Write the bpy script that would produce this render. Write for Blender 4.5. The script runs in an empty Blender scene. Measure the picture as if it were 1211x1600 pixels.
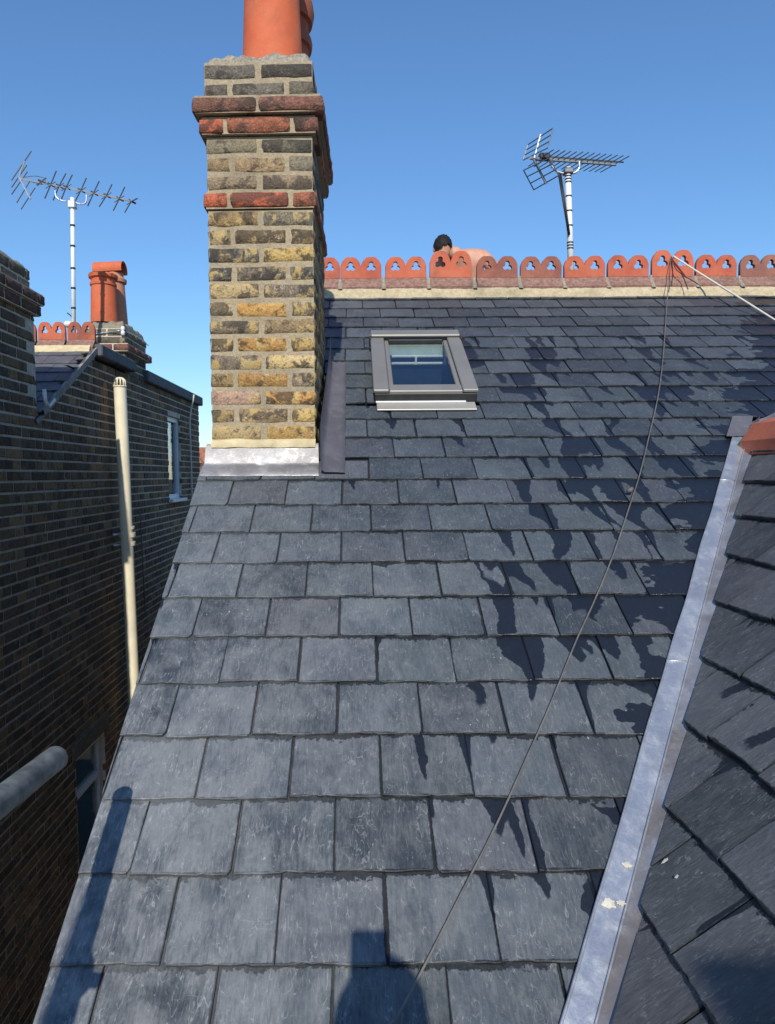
import bpy, bmesh, math, random
from mathutils import Vector, Matrix, noise as mnoise
R = math.radians
random.seed(7)
sc = bpy.context.scene
col = sc.collection

# ------------------------------------------------------------------ camera, sky, sun, exposure
CAM = Vector((0, 0, 8.0)); FPX = 1110.0; PPX, PPY = 555.0, 819.0; PITCH = 4.0; ROLL = 0.35
camd = bpy.data.cameras.new('camera'); cam = bpy.data.objects.new('camera', camd); col.objects.link(cam)
CM = Matrix.Rotation(R(90 - PITCH), 3, 'X') @ Matrix.Rotation(R(-ROLL), 3, 'Z')
cam.matrix_world = Matrix.Translation(CAM) @ CM.to_4x4()
camd.sensor_fit = 'VERTICAL'; camd.sensor_height = 36; camd.sensor_width = 36
camd.lens = FPX / 1600 * 36
camd.shift_x = (605.5 - PPX) / 1600; camd.shift_y = (PPY - 800) / 1600
camd.clip_start = 0.02; camd.clip_end = 3000
sc.camera = cam
SUN_EL, SUN_AZ = 34.0, 2.0           # sun behind the camera and a little to the left
w = bpy.data.worlds.new('World'); sc.world = w; w.use_nodes = True
wn = w.node_tree.nodes; sky = wn.new('ShaderNodeTexSky'); sky.sky_type = 'NISHITA'; sky.sun_disc = False
sky.sun_elevation = R(SUN_EL); sky.sun_rotation = R(180 + SUN_AZ)
sky.altitude = 50; sky.air_density = 1.4; sky.dust_density = 0.05; sky.ozone_density = 10.0
bg = wn['Background']; bg.inputs['Strength'].default_value = 0.15
w.node_tree.links.new(sky.outputs[0], bg.inputs['Color'])
sd = bpy.data.lights.new('sun', 'SUN'); sd.energy = 4.2; sd.angle = R(0.5); sd.color = (1.0, 0.94, 0.84)
sun = bpy.data.objects.new('sun', sd); col.objects.link(sun)
SUND = Vector((math.sin(R(SUN_AZ)) * math.cos(R(SUN_EL)), math.cos(R(SUN_AZ)) * math.cos(R(SUN_EL)), -math.sin(R(SUN_EL))))
sun.rotation_euler = SUND.to_track_quat('-Z', 'Y').to_euler(); sun.location = (-2, -20, 25)
sc.view_settings.view_transform = 'Standard'; sc.view_settings.look = 'None'
sc.view_settings.exposure = 0.0; sc.view_settings.gamma = 1.0; sc.view_settings.use_curve_mapping = False
sc.render.engine = 'CYCLES'
sc.render.resolution_x = 775; sc.render.resolution_y = 1024

# ------------------------------------------------------------------ geometry helpers
def ray(px, py): return CM @ Vector(((px - PPX) / FPX, -(py - PPY) / FPX, -1.0))
def at_y(px, py, Y): d = ray(px, py); return CAM + d * ((Y - CAM.y) / d.y)      # point on the plane y = Y
def at_x(px, py, X): d = ray(px, py); return CAM + d * ((X - CAM.x) / d.x)      # point on the plane x = X
def to_px(p):
    q = CM.transposed() @ (Vector(p) - CAM)
    if q.z > -0.05: return None
    return (PPX + FPX * q.x / -q.z, PPY - FPX * q.y / -q.z, -q.z)
def in_view(p, m=25):
    q = to_px(p)
    return q is not None and -m < q[0] < 1211 + m and -m < q[1] < 1600 + m

def world(o):
    b = o.matrix_basis.copy()
    return world(o.parent) @ o.matrix_parent_inverse @ b if o.parent else b
def set_parent(o, p):
    o.parent = p; o.matrix_parent_inverse = world(p).inverted()
def link(name, me, parent=None, mw=None, color=None):
    o = bpy.data.objects.new(name, me); col.objects.link(o)
    if mw is not None: o.matrix_basis = mw
    if parent: set_parent(o, parent)
    if color: o.color = (*color, 1)
    return o
def mesh(name, vs, fs, mat, smooth=False):
    me = bpy.data.meshes.new(name); me.from_pydata([tuple(v) for v in vs], [], fs)
    if mat: me.materials.append(mat)
    if smooth: me.shade_smooth()
    me.update(); return me
def obj(name, vs, fs, mat, parent=None, smooth=False, color=None):
    return link(name, mesh(name, vs, fs, mat, smooth), parent, None, color)
def empty(name, loc):
    o = bpy.data.objects.new(name, None); col.objects.link(o); o.location = loc; o.empty_display_size = .2
    return o
def tag(o, label, cat, group=None):
    o['label'] = label; o['category'] = cat
    if group: o['group'] = group
    return o
class MB:
    def __init__(s): s.v = []; s.f = []
    def add(s, vs, fs):
        b = len(s.v); s.v += [Vector(v) for v in vs]; s.f += [tuple(i + b for i in f) for f in fs]
    def box(s, lo, hi, fr=None, ch=0.0):
        x0, y0, z0 = lo; x1, y1, z1 = hi
        if ch:
            bm = bmesh.new(); bmesh.ops.create_cube(bm, size=1)
            for v in bm.verts: v.co = Vector(((x0+x1)/2+v.co.x*(x1-x0), (y0+y1)/2+v.co.y*(y1-y0), (z0+z1)/2+v.co.z*(z1-z0)))
            bmesh.ops.bevel(bm, geom=list(bm.edges), offset=ch, segments=1, affect='EDGES', profile=.5)
            bm.verts.ensure_lookup_table(); bm.verts.index_update()
            vs = [v.co.copy() for v in bm.verts]; fs = [[v.index for v in f.verts] for f in bm.faces]; bm.free()
        else:
            vs = [Vector(p) for p in ((x0,y0,z0),(x1,y0,z0),(x1,y1,z0),(x0,y1,z0),(x0,y0,z1),(x1,y0,z1),(x1,y1,z1),(x0,y1,z1))]
            fs = [(0,3,2,1),(4,5,6,7),(0,1,5,4),(1,2,6,5),(2,3,7,6),(3,0,4,7)]
        if fr: vs = [fr(v) for v in vs]
        s.add(vs, fs)
    def tube(s, pts, r, n=8, cap=True):
        pts = [Vector(p) for p in pts]; rs = r if isinstance(r, (list, tuple)) else [r] * len(pts)
        vs = []; fs = []; up = None
        for i, p in enumerate(pts):
            t = (pts[min(i+1, len(pts)-1)] - pts[max(i-1, 0)]).normalized()
            if up is None: up = t.orthogonal().normalized()
            up = (up - t * up.dot(t)).normalized(); sd_ = t.cross(up)
            for k in range(n):
                a = 2*math.pi*k/n; vs.append(p + (up*math.cos(a) + sd_*math.sin(a)) * rs[i])
        for i in range(len(pts)-1):
            for k in range(n): fs.append((i*n+k, i*n+(k+1)%n, (i+1)*n+(k+1)%n, (i+1)*n+k))
        if cap: fs.append(tuple(range(n-1, -1, -1))); fs.append(tuple((len(pts)-1)*n+k for k in range(n)))
        s.add(vs, fs)
    def lathe(s, c, prof, n=28):
        vs = []; fs = []; m = len(prof)
        for r, z in prof:
            for k in range(n):
                a = 2*math.pi*k/n; vs.append(Vector(c) + Vector((r*math.cos(a), r*math.sin(a), z)))
        for i in range(m-1):
            for k in range(n): fs.append((i*n+k, i*n+(k+1)%n, (i+1)*n+(k+1)%n, (i+1)*n+k))
        s.add(vs, fs)
    def build(s, name, mat, parent=None, smooth=False, color=None): return obj(name, s.v, s.f, mat, parent, smooth, color)
def smooth_by_angle(o, a=35): o.data.shade_smooth(); o.data.set_sharp_from_angle(angle=R(a))
def catmull(pts, n=8):
    P = [Vector(p) for p in pts]; out = []
    for i in range(len(P)-1):
        a, b, c, d = P[max(i-1,0)], P[i], P[i+1], P[min(i+2, len(P)-1)]
        for k in range(n):
            t = k/n; out.append(.5*((2*b)+(c-a)*t+(2*a-5*b+4*c-d)*t*t+(3*b-a-3*c+d)*t**3))
    out.append(P[-1]); return out
def nz(p, sc_=1.0): return mnoise.noise(Vector(p) * sc_)

# ------------------------------------------------------------------ materials
class NT:
    def __init__(s, name):
        s.m = bpy.data.materials.new(name); s.m.use_nodes = True; s.t = s.m.node_tree
        s.b = s.t.nodes['Principled BSDF']; s.out = s.t.nodes['Material Output']
        s._tc = None
    def n(s, t): return s.t.nodes.new(t)
    def set(s, inp, v):
        if isinstance(v, bpy.types.NodeSocket): s.t.links.new(v, inp)
        else:
            if isinstance(v, (tuple, list)) and len(v) == 3 and inp.type == 'RGBA': v = (*v, 1)
            inp.default_value = v
    def tc(s, k='Object'):
        if s._tc is None: s._tc = s.n('ShaderNodeTexCoord')
        return s._tc.outputs[k]
    def pos(s): return s.n('ShaderNodeNewGeometry').outputs['Position']
    def info(s, k): return s.n('ShaderNodeObjectInfo').outputs[k]
    def math(s, op, a, b=0.0, c=0.0, clamp=False):
        n = s.n('ShaderNodeMath'); n.operation = op; n.use_clamp = clamp
        s.set(n.inputs[0], a); s.set(n.inputs[1], b); s.set(n.inputs[2], c); return n.outputs[0]
    def vm(s, op, a, b=(0,0,0)):
        n = s.n('ShaderNodeVectorMath'); n.operation = op; s.set(n.inputs[0], a)
        if op == 'SCALE': s.set(n.inputs['Scale'], b)
        else: s.set(n.inputs[1], b)
        return n.outputs[0]
    def sep(s, v): n = s.n('ShaderNodeSeparateXYZ'); s.set(n.inputs[0], v); return n.outputs
    def comb(s, x, y, z):
        n = s.n('ShaderNodeCombineXYZ'); [s.set(n.inputs[i], q) for i, q in enumerate((x, y, z))]; return n.outputs[0]
    def noise(s, vec, scale=5, detail=4, rough=.55, dist=0.0):
        n = s.n('ShaderNodeTexNoise'); s.set(n.inputs['Vector'], vec); s.set(n.inputs['Scale'], scale)
        s.set(n.inputs['Detail'], detail); s.set(n.inputs['Roughness'], rough); s.set(n.inputs['Distortion'], dist)
        return n.outputs['Fac']
    def voro(s, vec, scale=5, feat='F1'):
        n = s.n('ShaderNodeTexVoronoi'); n.feature = feat; s.set(n.inputs['Vector'], vec); s.set(n.inputs['Scale'], scale); return n.outputs
    def rng(s, v, a, b, c=0.0, d=1.0, smooth=True):
        n = s.n('ShaderNodeMapRange'); n.interpolation_type = 'SMOOTHSTEP' if smooth else 'LINEAR'
        for i, q in zip(('Value', 'From Min', 'From Max', 'To Min', 'To Max'), (v, a, b, c, d)): s.set(n.inputs[i], q)
        return n.outputs['Result']
    def mix(s, f, a, b, mode='MIX'):
        n = s.n('ShaderNodeMix'); n.data_type = 'RGBA'; n.blend_type = mode
        s.set(n.inputs[0], f); s.set(n.inputs[6], a); s.set(n.inputs[7], b); return n.outputs[2]
    def ramp(s, f, stops):
        n = s.n('ShaderNodeValToRGB'); s.set(n.inputs[0], f); e = n.color_ramp.elements
        while len(e) > 1: e.remove(e[-1])
        for i, (p, c) in enumerate(stops):
            q = e[0] if i == 0 else e.new(p)
            q.position = p; q.color = (*c, 1)
        return n.outputs[0]
    def bump(s, h, strength=.3, dist=.01):
        n = s.n('ShaderNodeBump'); s.set(n.inputs['Height'], h); s.set(n.inputs['Strength'], strength); s.set(n.inputs['Distance'], dist)
        s.set(s.b.inputs['Normal'], n.outputs[0])
    def fin(s, color=None, rough=None, metal=None, spec=None):
        if color is not None: s.set(s.b.inputs['Base Color'], color)
        if rough is not None: s.set(s.b.inputs['Roughness'], rough)
        if metal is not None: s.set(s.b.inputs['Metallic'], metal)
        if spec is not None: s.set(s.b.inputs['Specular IOR Level'], spec)
        return s.m
    def ovec(s, k=(37.0, 91.0, 13.0)):                        # object coordinates shifted per object
        return s.vm('ADD', s.tc('Object'), s.vm('SCALE', k, s.info('Random')))

def slate_material(name, dark, light, wet=True, dust=1.0, wing=False):
    g = NT(name); loc = g.tc('Object'); v = g.ovec(); r = g.info('Random')
    r2 = g.math('FRACT', g.math('MULTIPLY', r, 17.31)); r3 = g.math('FRACT', g.math('MULTIPLY', r, 53.7))
    p = g.pos(); ps = g.sep(p); ls = g.sep(loc)
    big = g.noise(g.vm('MULTIPLY', v, (6, 5, 5)), 1, 2, .5)
    fib = g.noise(g.vm('MULTIPLY', v, (170, 26, 60)), 1, 3, .65)            # grain down the slate
    mot = g.noise(g.vm('MULTIPLY', v, (88, 62, 60)), 1, 5, .78)              # blotchy chalk
    fine = g.noise(v, 330, 2, .6)
    tone = g.math('ADD', g.math('MULTIPLY', big, .5), g.math('ADD', g.math('MULTIPLY', fib, .36), g.math('MULTIPLY', r, .36)))
    c = g.mix(g.rng(tone, .38, .86), dark, light)
    c = g.mix(g.math('MULTIPLY', g.rng(r2, .55, 1), .26), c, (.105, .092, .108))
    c = g.mix(g.math('MULTIPLY', g.rng(r3, .7, 1), .3), c, (.080, .098, .096))
    if not wing:                       # up-slope blue darkening paints the grazing sky reflection; damp to the right
        sky_tint = g.math('MULTIPLY', g.rng(g.math('ADD', g.math('MULTIPLY', ps[1], .55), ps[0]), 1.2, 3.1), g.rng(g.noise(p, 2.6, 3, .6), .3, .65, .45, 1.0))
        c = g.mix(g.math('MULTIPLY', sky_tint, .42), c, (.020, .028, .042))
    # chalky bloom and scuffs: heavy on the dry near left of the slope, thin on the damp right
    area = g.noise(p, 1.5, 2, .6); patch = g.noise(g.vm('MULTIPLY', v, (13, 8, 9)), 1, 4, .65, .5)
    dust_sheen = .30
    if not wing: dust_sheen = g.math('MULTIPLY', g.rng(ps[0], -.65, .8, 1.0, .22, False), g.rng(ps[1], 1.0, 3.2, 1.25, .30, False))  # the fade along y also paints the grazing sky reflection up-slope
    sm = g.math('ADD', g.math('MULTIPLY', patch, .62), g.math('ADD', g.math('MULTIPLY', fib, .22), g.math('MULTIPLY', mot, .16)))
    film = g.math('MULTIPLY', g.rng(g.math('ADD', sm, g.math('MULTIPLY', g.math('SUBTRACT', area, .5), .45)), .34, .66), dust_sheen)
    c = g.mix(g.math('MULTIPLY', film, .58 * dust), c, (.325, .325, .32))
    # thin scratches: contour lines of soft noises, kept only in places
    def lines(vec, wd, lo, hi, amt, cc):
        n_ = g.noise(vec, 1, 2, .5, .3); d_ = g.math('ABSOLUTE', g.math('SUBTRACT', n_, .5))
        return g.math('MULTIPLY', g.math('MULTIPLY', g.rng(d_, wd, wd*.3), g.rng(g.noise(g.vm('ADD', v, cc), 17, 3, .7), lo, hi)), amt)
    l1 = lines(g.vm('MULTIPLY', v, (34, 11, 20)), .012, .50, .62, .55, (3, 1, 7)); l2 = lines(g.vm('MULTIPLY', v, (15, 40, 20)), .010, .56, .66, .5, (9, 4, 2))
    l3 = lines(g.vm('MULTIPLY', v, (80, 16, 30)), .018, .46, .60, .45, (1, 6, 3))
    ln = g.math('MAXIMUM', g.math('MAXIMUM', l1, l2), l3)
    c = g.mix(g.math('MULTIPLY', ln, g.math('ADD', .30, g.math('MULTIPLY', dust_sheen, .5))), c, (.44, .44, .43))
    scr = g.rng(g.noise(g.vm('MULTIPLY', v, (85, 38, 40)), 1, 5, .8, .8), .63, .68)
    c = g.mix(g.math('MULTIPLY', scr, g.math('ADD', .16, g.math('MULTIPLY', dust_sheen, .34))), c, (.45, .45, .44))
    # droppings and lime spots, in clusters
    en0 = g.noise(v, 40, 2, .6)
    vo = g.voro(g.vm('MULTIPLY', g.vm('ADD', v, g.vm('SCALE', g.comb(mot, en0, 0.0), .02)), (75, 34, 60)), 1)
    spk = g.math('MULTIPLY', g.rng(g.math('ADD', vo['Distance'], g.math('MULTIPLY', mot, .45)), .36, .26), g.rng(g.noise(v, 6, 2), .56, .66))
    c = g.mix(g.math('MULTIPLY', spk, .6), c, (.58, .58, .55))
    pale = g.rng(g.noise(g.vm('MULTIPLY', p, (9, 6, 6)), 1, 4, .7, .6), .70, .80)
    c = g.mix(g.math('MULTIPLY', g.math('MULTIPLY', pale, g.rng(mot, .4, .6)), .5), c, (.46, .44, .36))
    rough = g.rng(fib, .2, .8, .45, .65)
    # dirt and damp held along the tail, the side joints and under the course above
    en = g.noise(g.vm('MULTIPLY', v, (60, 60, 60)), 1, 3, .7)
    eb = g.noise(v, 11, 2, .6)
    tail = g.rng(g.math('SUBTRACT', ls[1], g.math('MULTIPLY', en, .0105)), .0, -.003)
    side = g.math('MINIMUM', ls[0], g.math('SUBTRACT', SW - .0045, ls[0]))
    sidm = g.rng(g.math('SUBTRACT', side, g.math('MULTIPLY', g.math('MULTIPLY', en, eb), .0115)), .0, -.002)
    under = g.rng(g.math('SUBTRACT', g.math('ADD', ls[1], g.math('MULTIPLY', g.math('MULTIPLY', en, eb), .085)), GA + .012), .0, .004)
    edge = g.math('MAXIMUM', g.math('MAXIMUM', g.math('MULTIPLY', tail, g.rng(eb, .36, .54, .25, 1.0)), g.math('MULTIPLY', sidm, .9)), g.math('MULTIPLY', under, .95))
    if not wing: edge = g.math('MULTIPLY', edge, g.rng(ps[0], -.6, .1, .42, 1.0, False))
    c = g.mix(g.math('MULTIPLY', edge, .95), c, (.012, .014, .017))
    if wet:
        warp = g.noise(p, 3.2, 1, .5); warp2 = g.noise(p, 21, 3, .6)
        lx, ly = (ps[1], ps[0]) if wing else (ps[0], ps[1])
        xx = g.math('ADD', g.math('ADD', lx, g.math('MULTIPLY', r2, .05)), g.math('ADD', g.math('MULTIPLY', warp, .20), g.math('MULTIPLY', warp2, .040)))
        if not wing: xx = g.math('ADD', xx, g.math('MULTIPLY', ly, .05))
        wv = g.comb(g.math('MULTIPLY', xx, 11.5), g.math('MULTIPLY', ly, 1.5 if not wing else 2.2), 0.0)
        # runs of water, broad patches where they are dense, and joints that leak
        wn_ = g.math('ADD', g.math('MULTIPLY', g.noise(wv, 1.0, 1.0, .4), .80), g.math('MULTIPLY', g.noise(g.vm('MULTIPLY', p, (1.7, 1.3, 1.3)), 1, 2, .5), .26))
        wn_ = g.math('ADD', wn_, g.math('MULTIPLY', g.math('SUBTRACT', r3, .5), .085))
        sj = g.math('MINIMUM', ls[0], g.math('SUBTRACT', SW, ls[0]))
        wn_ = g.math('ADD', wn_, g.rng(sj, .0, .022, .055, 0.0))
        wn_ = g.math('ADD', wn_, g.rng(ls[1], 0.0, GA, -.05, .05, False))
        if wing: thr = g.math('ADD', .67, 0.0)
        else:
            thr = g.rng(ps[0], -.2, 1.0, .76, .592, False)
            thr = g.math('ADD', thr, g.rng(ps[1], 4.3, 4.95, 0, .2))
            thr = g.math('ADD', thr, g.rng(ps[0], 1.9, 2.9, 0, .09))
        wm = g.rng(g.math('SUBTRACT', wn_, thr), 0.0, .011)
        if not wing:                                                       # soaked band along the lead valley
            dv = g.math('SUBTRACT', g.math('ADD', VAL_C, g.math('MULTIPLY', ps[1], VAL_M)), ps[0])
            vn = g.math('ADD', g.noise(g.vm('MULTIPLY', p, (5, 7, 5)), 1, 3, .6), g.math('MULTIPLY', g.math('SUBTRACT', r2, .5), .22))
            vm_ = g.rng(g.math('SUBTRACT', vn, g.math('ADD', g.math('MULTIPLY', dv, 1.5), g.rng(ps[1], 2.2, 1.5, 0.0, .10))), .27, .28)
            wm = g.math('MAXIMUM', wm, vm_)
        wm = g.math('MULTIPLY', wm, g.rng(spk, 0, 1, 1, .55))
        c = g.mix(g.math('MULTIPLY', wm, .92), c, (.009, .012, .019))
        rough = g.mix(wm, rough, (.34, .34, .34))
    rv1 = g.noise(g.vm('MULTIPLY', v, (20, 13, 15)), 1, 3, .55, .5)          # riven face: low broken ridges
    g.bump(g.math('ADD', g.math('MULTIPLY', rv1, 1.7 if not wing else 1.0), g.math('ADD', g.math('MULTIPLY', mot, .25), g.math('ADD', g.math('MULTIPLY', fine, .10), g.math('MULTIPLY', fib, .35)))), .65, .006)
    return g.fin(c, rough, 0, .45)

def brick_material(name, src, soot=.6, lichen=True):
    g = NT(name); v = g.ovec()
    base = g.info('Color') if src == 'object' else None
    if base is None:
        a = g.n('ShaderNodeAttribute'); a.attribute_name = 'tint'; base = a.outputs['Color']; v = g.tc('Object')
    rnd = g.info('Random')
    n1 = g.noise(v, 12, 4, .65, .5); n2 = g.noise(v, 130, 3, .7); n3 = g.noise(g.vm('ADD', v, (5, 3, 9)), 28, 5, .72, .4); n4 = g.noise(g.vm('ADD', v, (2, 8, 1)), 15, 3, .6, .3)
    pit = g.voro(v, 95)['Distance']
    c = g.mix(g.rng(n2, .3, .7), g.mix(.30, base, (.02, .015, .012)), g.mix(.14, base, (.75, .6, .4)))
    if lichen: c = g.mix(g.math('MULTIPLY', g.rng(n4, .53, .60), .65), c, g.mix(g.rng(n3, .4, .6), (.56, .36, .10), (.60, .46, .22)) if src == 'object' and name == 'stock_brick' else c)
    thr = g.rng(rnd, 0, 1, .44, .60, False)
    c = g.mix(g.math('MULTIPLY', g.rng(g.math('SUBTRACT', n1, thr), -.02, .07), soot), c, (.050, .044, .040))
    c = g.mix(g.math('MULTIPLY', g.math('MULTIPLY', g.rng(n3, .52, .62), g.rng(n2, .40, .58)), soot), c, (.040, .035, .030))
    if lichen: c = g.mix(g.math('MULTIPLY', g.math('MULTIPLY', g.rng(n3, .43, .35), g.rng(n2, .42, .60)), .75), c, (.50, .42, .31))
    g.bump(g.math('ADD', g.math('MULTIPLY', n2, .9), g.math('ADD', g.math('MULTIPLY', n3, 1.5), g.math('MULTIPLY', pit, .6))), .85, .005)
    return g.fin(c, .92, 0, .2)

def mortar_material(name, a, b, scale=30):
    g = NT(name); p = g.pos()
    n = g.noise(p, scale, 6, .7); m = g.noise(p, 4, 4, .6)
    c = g.mix(g.rng(n, .3, .7), a, b); c = g.mix(g.math('MULTIPLY', g.rng(m, .5, .75), .45), c, tuple(x*.4 for x in a))
    g.bump(n, .8, .008); return g.fin(c, .95, 0, .15)

def lead_material(name, a, b, metal=.55, rough=.42, hl=.4):
    g = NT(name); p = g.pos()
    n = g.noise(p, 3.5, 5, .6, .4); m = g.noise(g.vm('MULTIPLY', p, (22, 14, 30)), 1, 4, .7, .3); sc_ = g.noise(p, 75, 4, .75, .6)
    c = g.mix(g.rng(n, .35, .65), a, b)
    c = g.mix(g.math('MULTIPLY', g.rng(m, .50, .75), hl), c, (.72, .73, .74))
    c = g.mix(g.math('MULTIPLY', g.rng(sc_, .62, .72), hl), c, (.85, .86, .86))
    rg = g.rng(m, .3, .7, rough - .08, rough + .14)
    g.bump(g.math('ADD', g.math('MULTIPLY', n, 2.0), g.math('MULTIPLY', m, .4)), .35, .012)
    return g.fin(c, rg, metal, .5)

def clay_material(name, src=None, base=(.60, .125, .05)):
    g = NT(name); v = g.ovec(); p = g.pos()
    b = g.info('Color') if src else base
    n = g.noise(v, 9, 5, .6); f = g.noise(v, 130, 3, .6); st = g.noise(v, 3.2, 4, .65, .6)
    c = g.mix(g.rng(n, .3, .7), b, g.mix(.22, b, (.75, .30, .16)))
    c = g.mix(g.math('MULTIPLY', g.rng(st, .48, .70), .62 if src else .30), c, (.14, .075, .055))
    c = g.mix(g.math('MULTIPLY', g.rng(f, .62, .75), .25), c, (.75, .5, .4))
    g.bump(g.math('ADD', f, n), .35, .004); return g.fin(c, .78, 0, .3)

def plain(name, c, rough=.6, metal=0.0, spec=.4, var=.25, scale=18, bump=.15):
    g = NT(name); v = g.tc('Object'); n = g.noise(v, scale, 5, .6)
    g.bump(n, bump, .004)
    return g.fin(g.mix(g.rng(n, .25, .75), tuple(x*(1-var) for x in c), tuple(min(1, x*(1+var)) for x in c)), rough, metal, spec)

GA, SW, ST = .1896, .229, .0085        # slate gauge, width, thickness
VAL_M, VAL_C = .667, -.389
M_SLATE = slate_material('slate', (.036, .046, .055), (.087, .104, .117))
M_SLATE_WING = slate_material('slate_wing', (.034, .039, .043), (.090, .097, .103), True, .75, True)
M_SLATE_FAR = slate_material('slate_neighbour', (.05, .055, .065), (.10, .11, .13), False)
M_BRICK = brick_material('stock_brick', 'object', .78)
M_BRICK_R = brick_material('sooty_red_brick', 'object', .7, False)
M_BRICK_N = brick_material('dark_brick', 'object', .6, False)
M_BRICK_NS = brick_material('dark_brick_mass', 'attr', .6, False)
M_MORTAR = mortar_material('chimney_mortar', (.34, .27, .175), (.48, .395, .27), 80)
M_MORTAR_Y = mortar_material('yellow_mortar', (.56, .45, .25), (.70, .60, .38), 22)
M_MORTAR_B = mortar_material('ridge_bedding', (.42, .34, .21), (.60, .50, .33), 40)
M_MORTAR_J = mortar_material('ridge_joint_mortar', (.22, .19, .14), (.44, .38, .29), 60)
M_MORTAR_N = mortar_material('old_dark_mortar', (.50, .415, .32), (.72, .62, .50))
M_FLAUNCH = mortar_material('flaunching', (.20, .175, .135), (.44, .39, .31), 75)
M_LEAD = lead_material('bright_lead', (.30, .285, .275), (.42, .40, .385), .7, .55, .2)
M_LEAD_S = lead_material('stained_shaded_lead', (.25, .215, .19), (.40, .41, .44), .55, .45, .2)  # darker than the valley sheet: paints its grazing shade along with brown weathering
M_LEAD_V = lead_material('valley_lead', (.47, .49, .53), (.60, .62, .65), .7, .40, .45)
M_LEAD_D = lead_material('dull_lead', (.135, .125, .135), (.175, .165, .175), .3, .5, .05)
M_POT = clay_material('terracotta_pot')
M_TILE = clay_material('ridge_clay', 'o')
M_TILE_B = mortar_material('dusty_ridge_clay', (.19, .105, .080), (.36, .215, .170), 40)
M_FRAME = plain('grey_aluminium', (.215, .206, .190), .45, .10, .5, .08, 6, .03)
M_FRAME_D = plain('dark_gasket', (.03, .03, .032), .6)
M_APRON = plain('pale_aluminium', (.42, .40, .36), .45, .3, .5, .08, 6, .03)
M_WHITE = plain('white_paint', (.78, .78, .76), .45, 0, .5, .05)
M_GALV = plain('galvanised_steel', (.215, .22, .19), .6, .3, .4, .45, 34, .5)
M_ALU = plain('aerial_aluminium', (.62, .63, .64), .35, .7, .5, .12)
M_ALU_D = plain('aerial_dark_metal', (.16, .17, .18), .5, .5, .5, .2)
M_BLACK = plain('black_plastic', (.02, .02, .022), .5)
M_PIPE = plain('cream_plastic_pipe', (.82, .735, .54), .5, 0, .4, .10, 5, .05)
M_CABLE = plain('grey_cable', (.15, .14, .125), .6)
M_ROPE = plain('white_rope', (.66, .62, .52), .8, 0, .2, .15, 300, .5)
M_COPING = plain('weathered_coping', (.10, .105, .11), .75, 0, .3, .35, 12, .4)
M_WALLP = plain('gable_render_brick', (.36, .26, .16), .9, 0, .2, .3, 9, .4)
M_WOOD = plain('scaffold_board_wood', (.36, .25, .14), .8, 0, .2, .25, 14, .3)
M_GROUND = plain('ground_concrete', (.34, .32, .29), .9, 0, .2, .25, 2, .2)
M_GRASS = plain('garden_ground', (.075, .072, .055), .95, 0, .1, .35, .6, .2)
def glass_material(name, tint, refl=.12, alpha=.55):
    g = NT(name); t = g.t
    tr = g.n('ShaderNodeBsdfTransparent'); tr.inputs[0].default_value = (*tint, 1)
    gl = g.n('ShaderNodeBsdfGlossy'); gl.inputs['Roughness'].default_value = .015; gl.inputs[0].default_value = (.95, .97, 1, 1)
    lw = g.n('ShaderNodeLayerWeight'); lw.inputs[0].default_value = .5
    f = g.math('ADD', g.math('MULTIPLY', g.math('POWER', lw.outputs['Facing'], 4.0), .9), .03+refl, clamp=True)
    mx = g.n('ShaderNodeMixShader'); t.links.new(f, mx.inputs[0]); t.links.new(tr.outputs[0], mx.inputs[1]); t.links.new(gl.outputs[0], mx.inputs[2])
    t.links.new(mx.outputs[0], g.out.inputs['Surface']); return g.m
M_GLASS = glass_material('window_glass', (.93, .96, .96), .0)
M_ROOM = plain('dark_room', (.022, .032, .05), .9, 0, .1)
M_REVEAL = plain('pale_green_reveal', (.50, .60, .55), .8, 0, .2, .12)
def skin_material():
    g = NT('skin'); v = g.tc('Object'); n = g.noise(v, 14, 4)
    g.set(g.b.inputs['Subsurface Weight'], .08); g.set(g.b.inputs['Subsurface Radius'], (.02, .008, .004))
    return g.fin(g.mix(g.rng(n, .3, .7), (.52, .25, .16), (.62, .33, .22)), .55, 0, .4)
M_SKIN = skin_material()
M_HAIR = plain('dark_hair', (.014, .012, .011), .7, 0, .3, .4, 120, .8)
M_TROUSER = plain('dark_trousers', (.035, .04, .055), .85, 0, .2)
M_JACKET = plain('navy_jacket', (.04, .05, .09), .85, 0, .2)
M_BOOT = plain('leather_boot', (.10, .06, .03), .7)
M_BARK = plain('bark', (.16, .12, .085), .9, 0, .2)
M_FARBRICK = plain('far_red_brick', (.36, .16, .10), .9, 0, .2, .2, 3)
M_FARROOF = plain('far_red_tile', (.42, .17, .09), .9, 0, .2, .2, 3)

# ------------------------------------------------------------------ the ground
g_ = obj('ground', [(-900,-900,0),(900,-900,0),(900,1500,0),(-900,1500,0)], [(0,1,2,3)], M_GRASS); g_['kind'] = 'structure'
g_ = obj('alley_path', [(-2.25,-6,.004),(-.64,-6,.004),(-.64,14,.004),(-2.25,14,.004)], [(0,1,2,3)], M_GROUND); g_['kind'] = 'structure'

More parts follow.
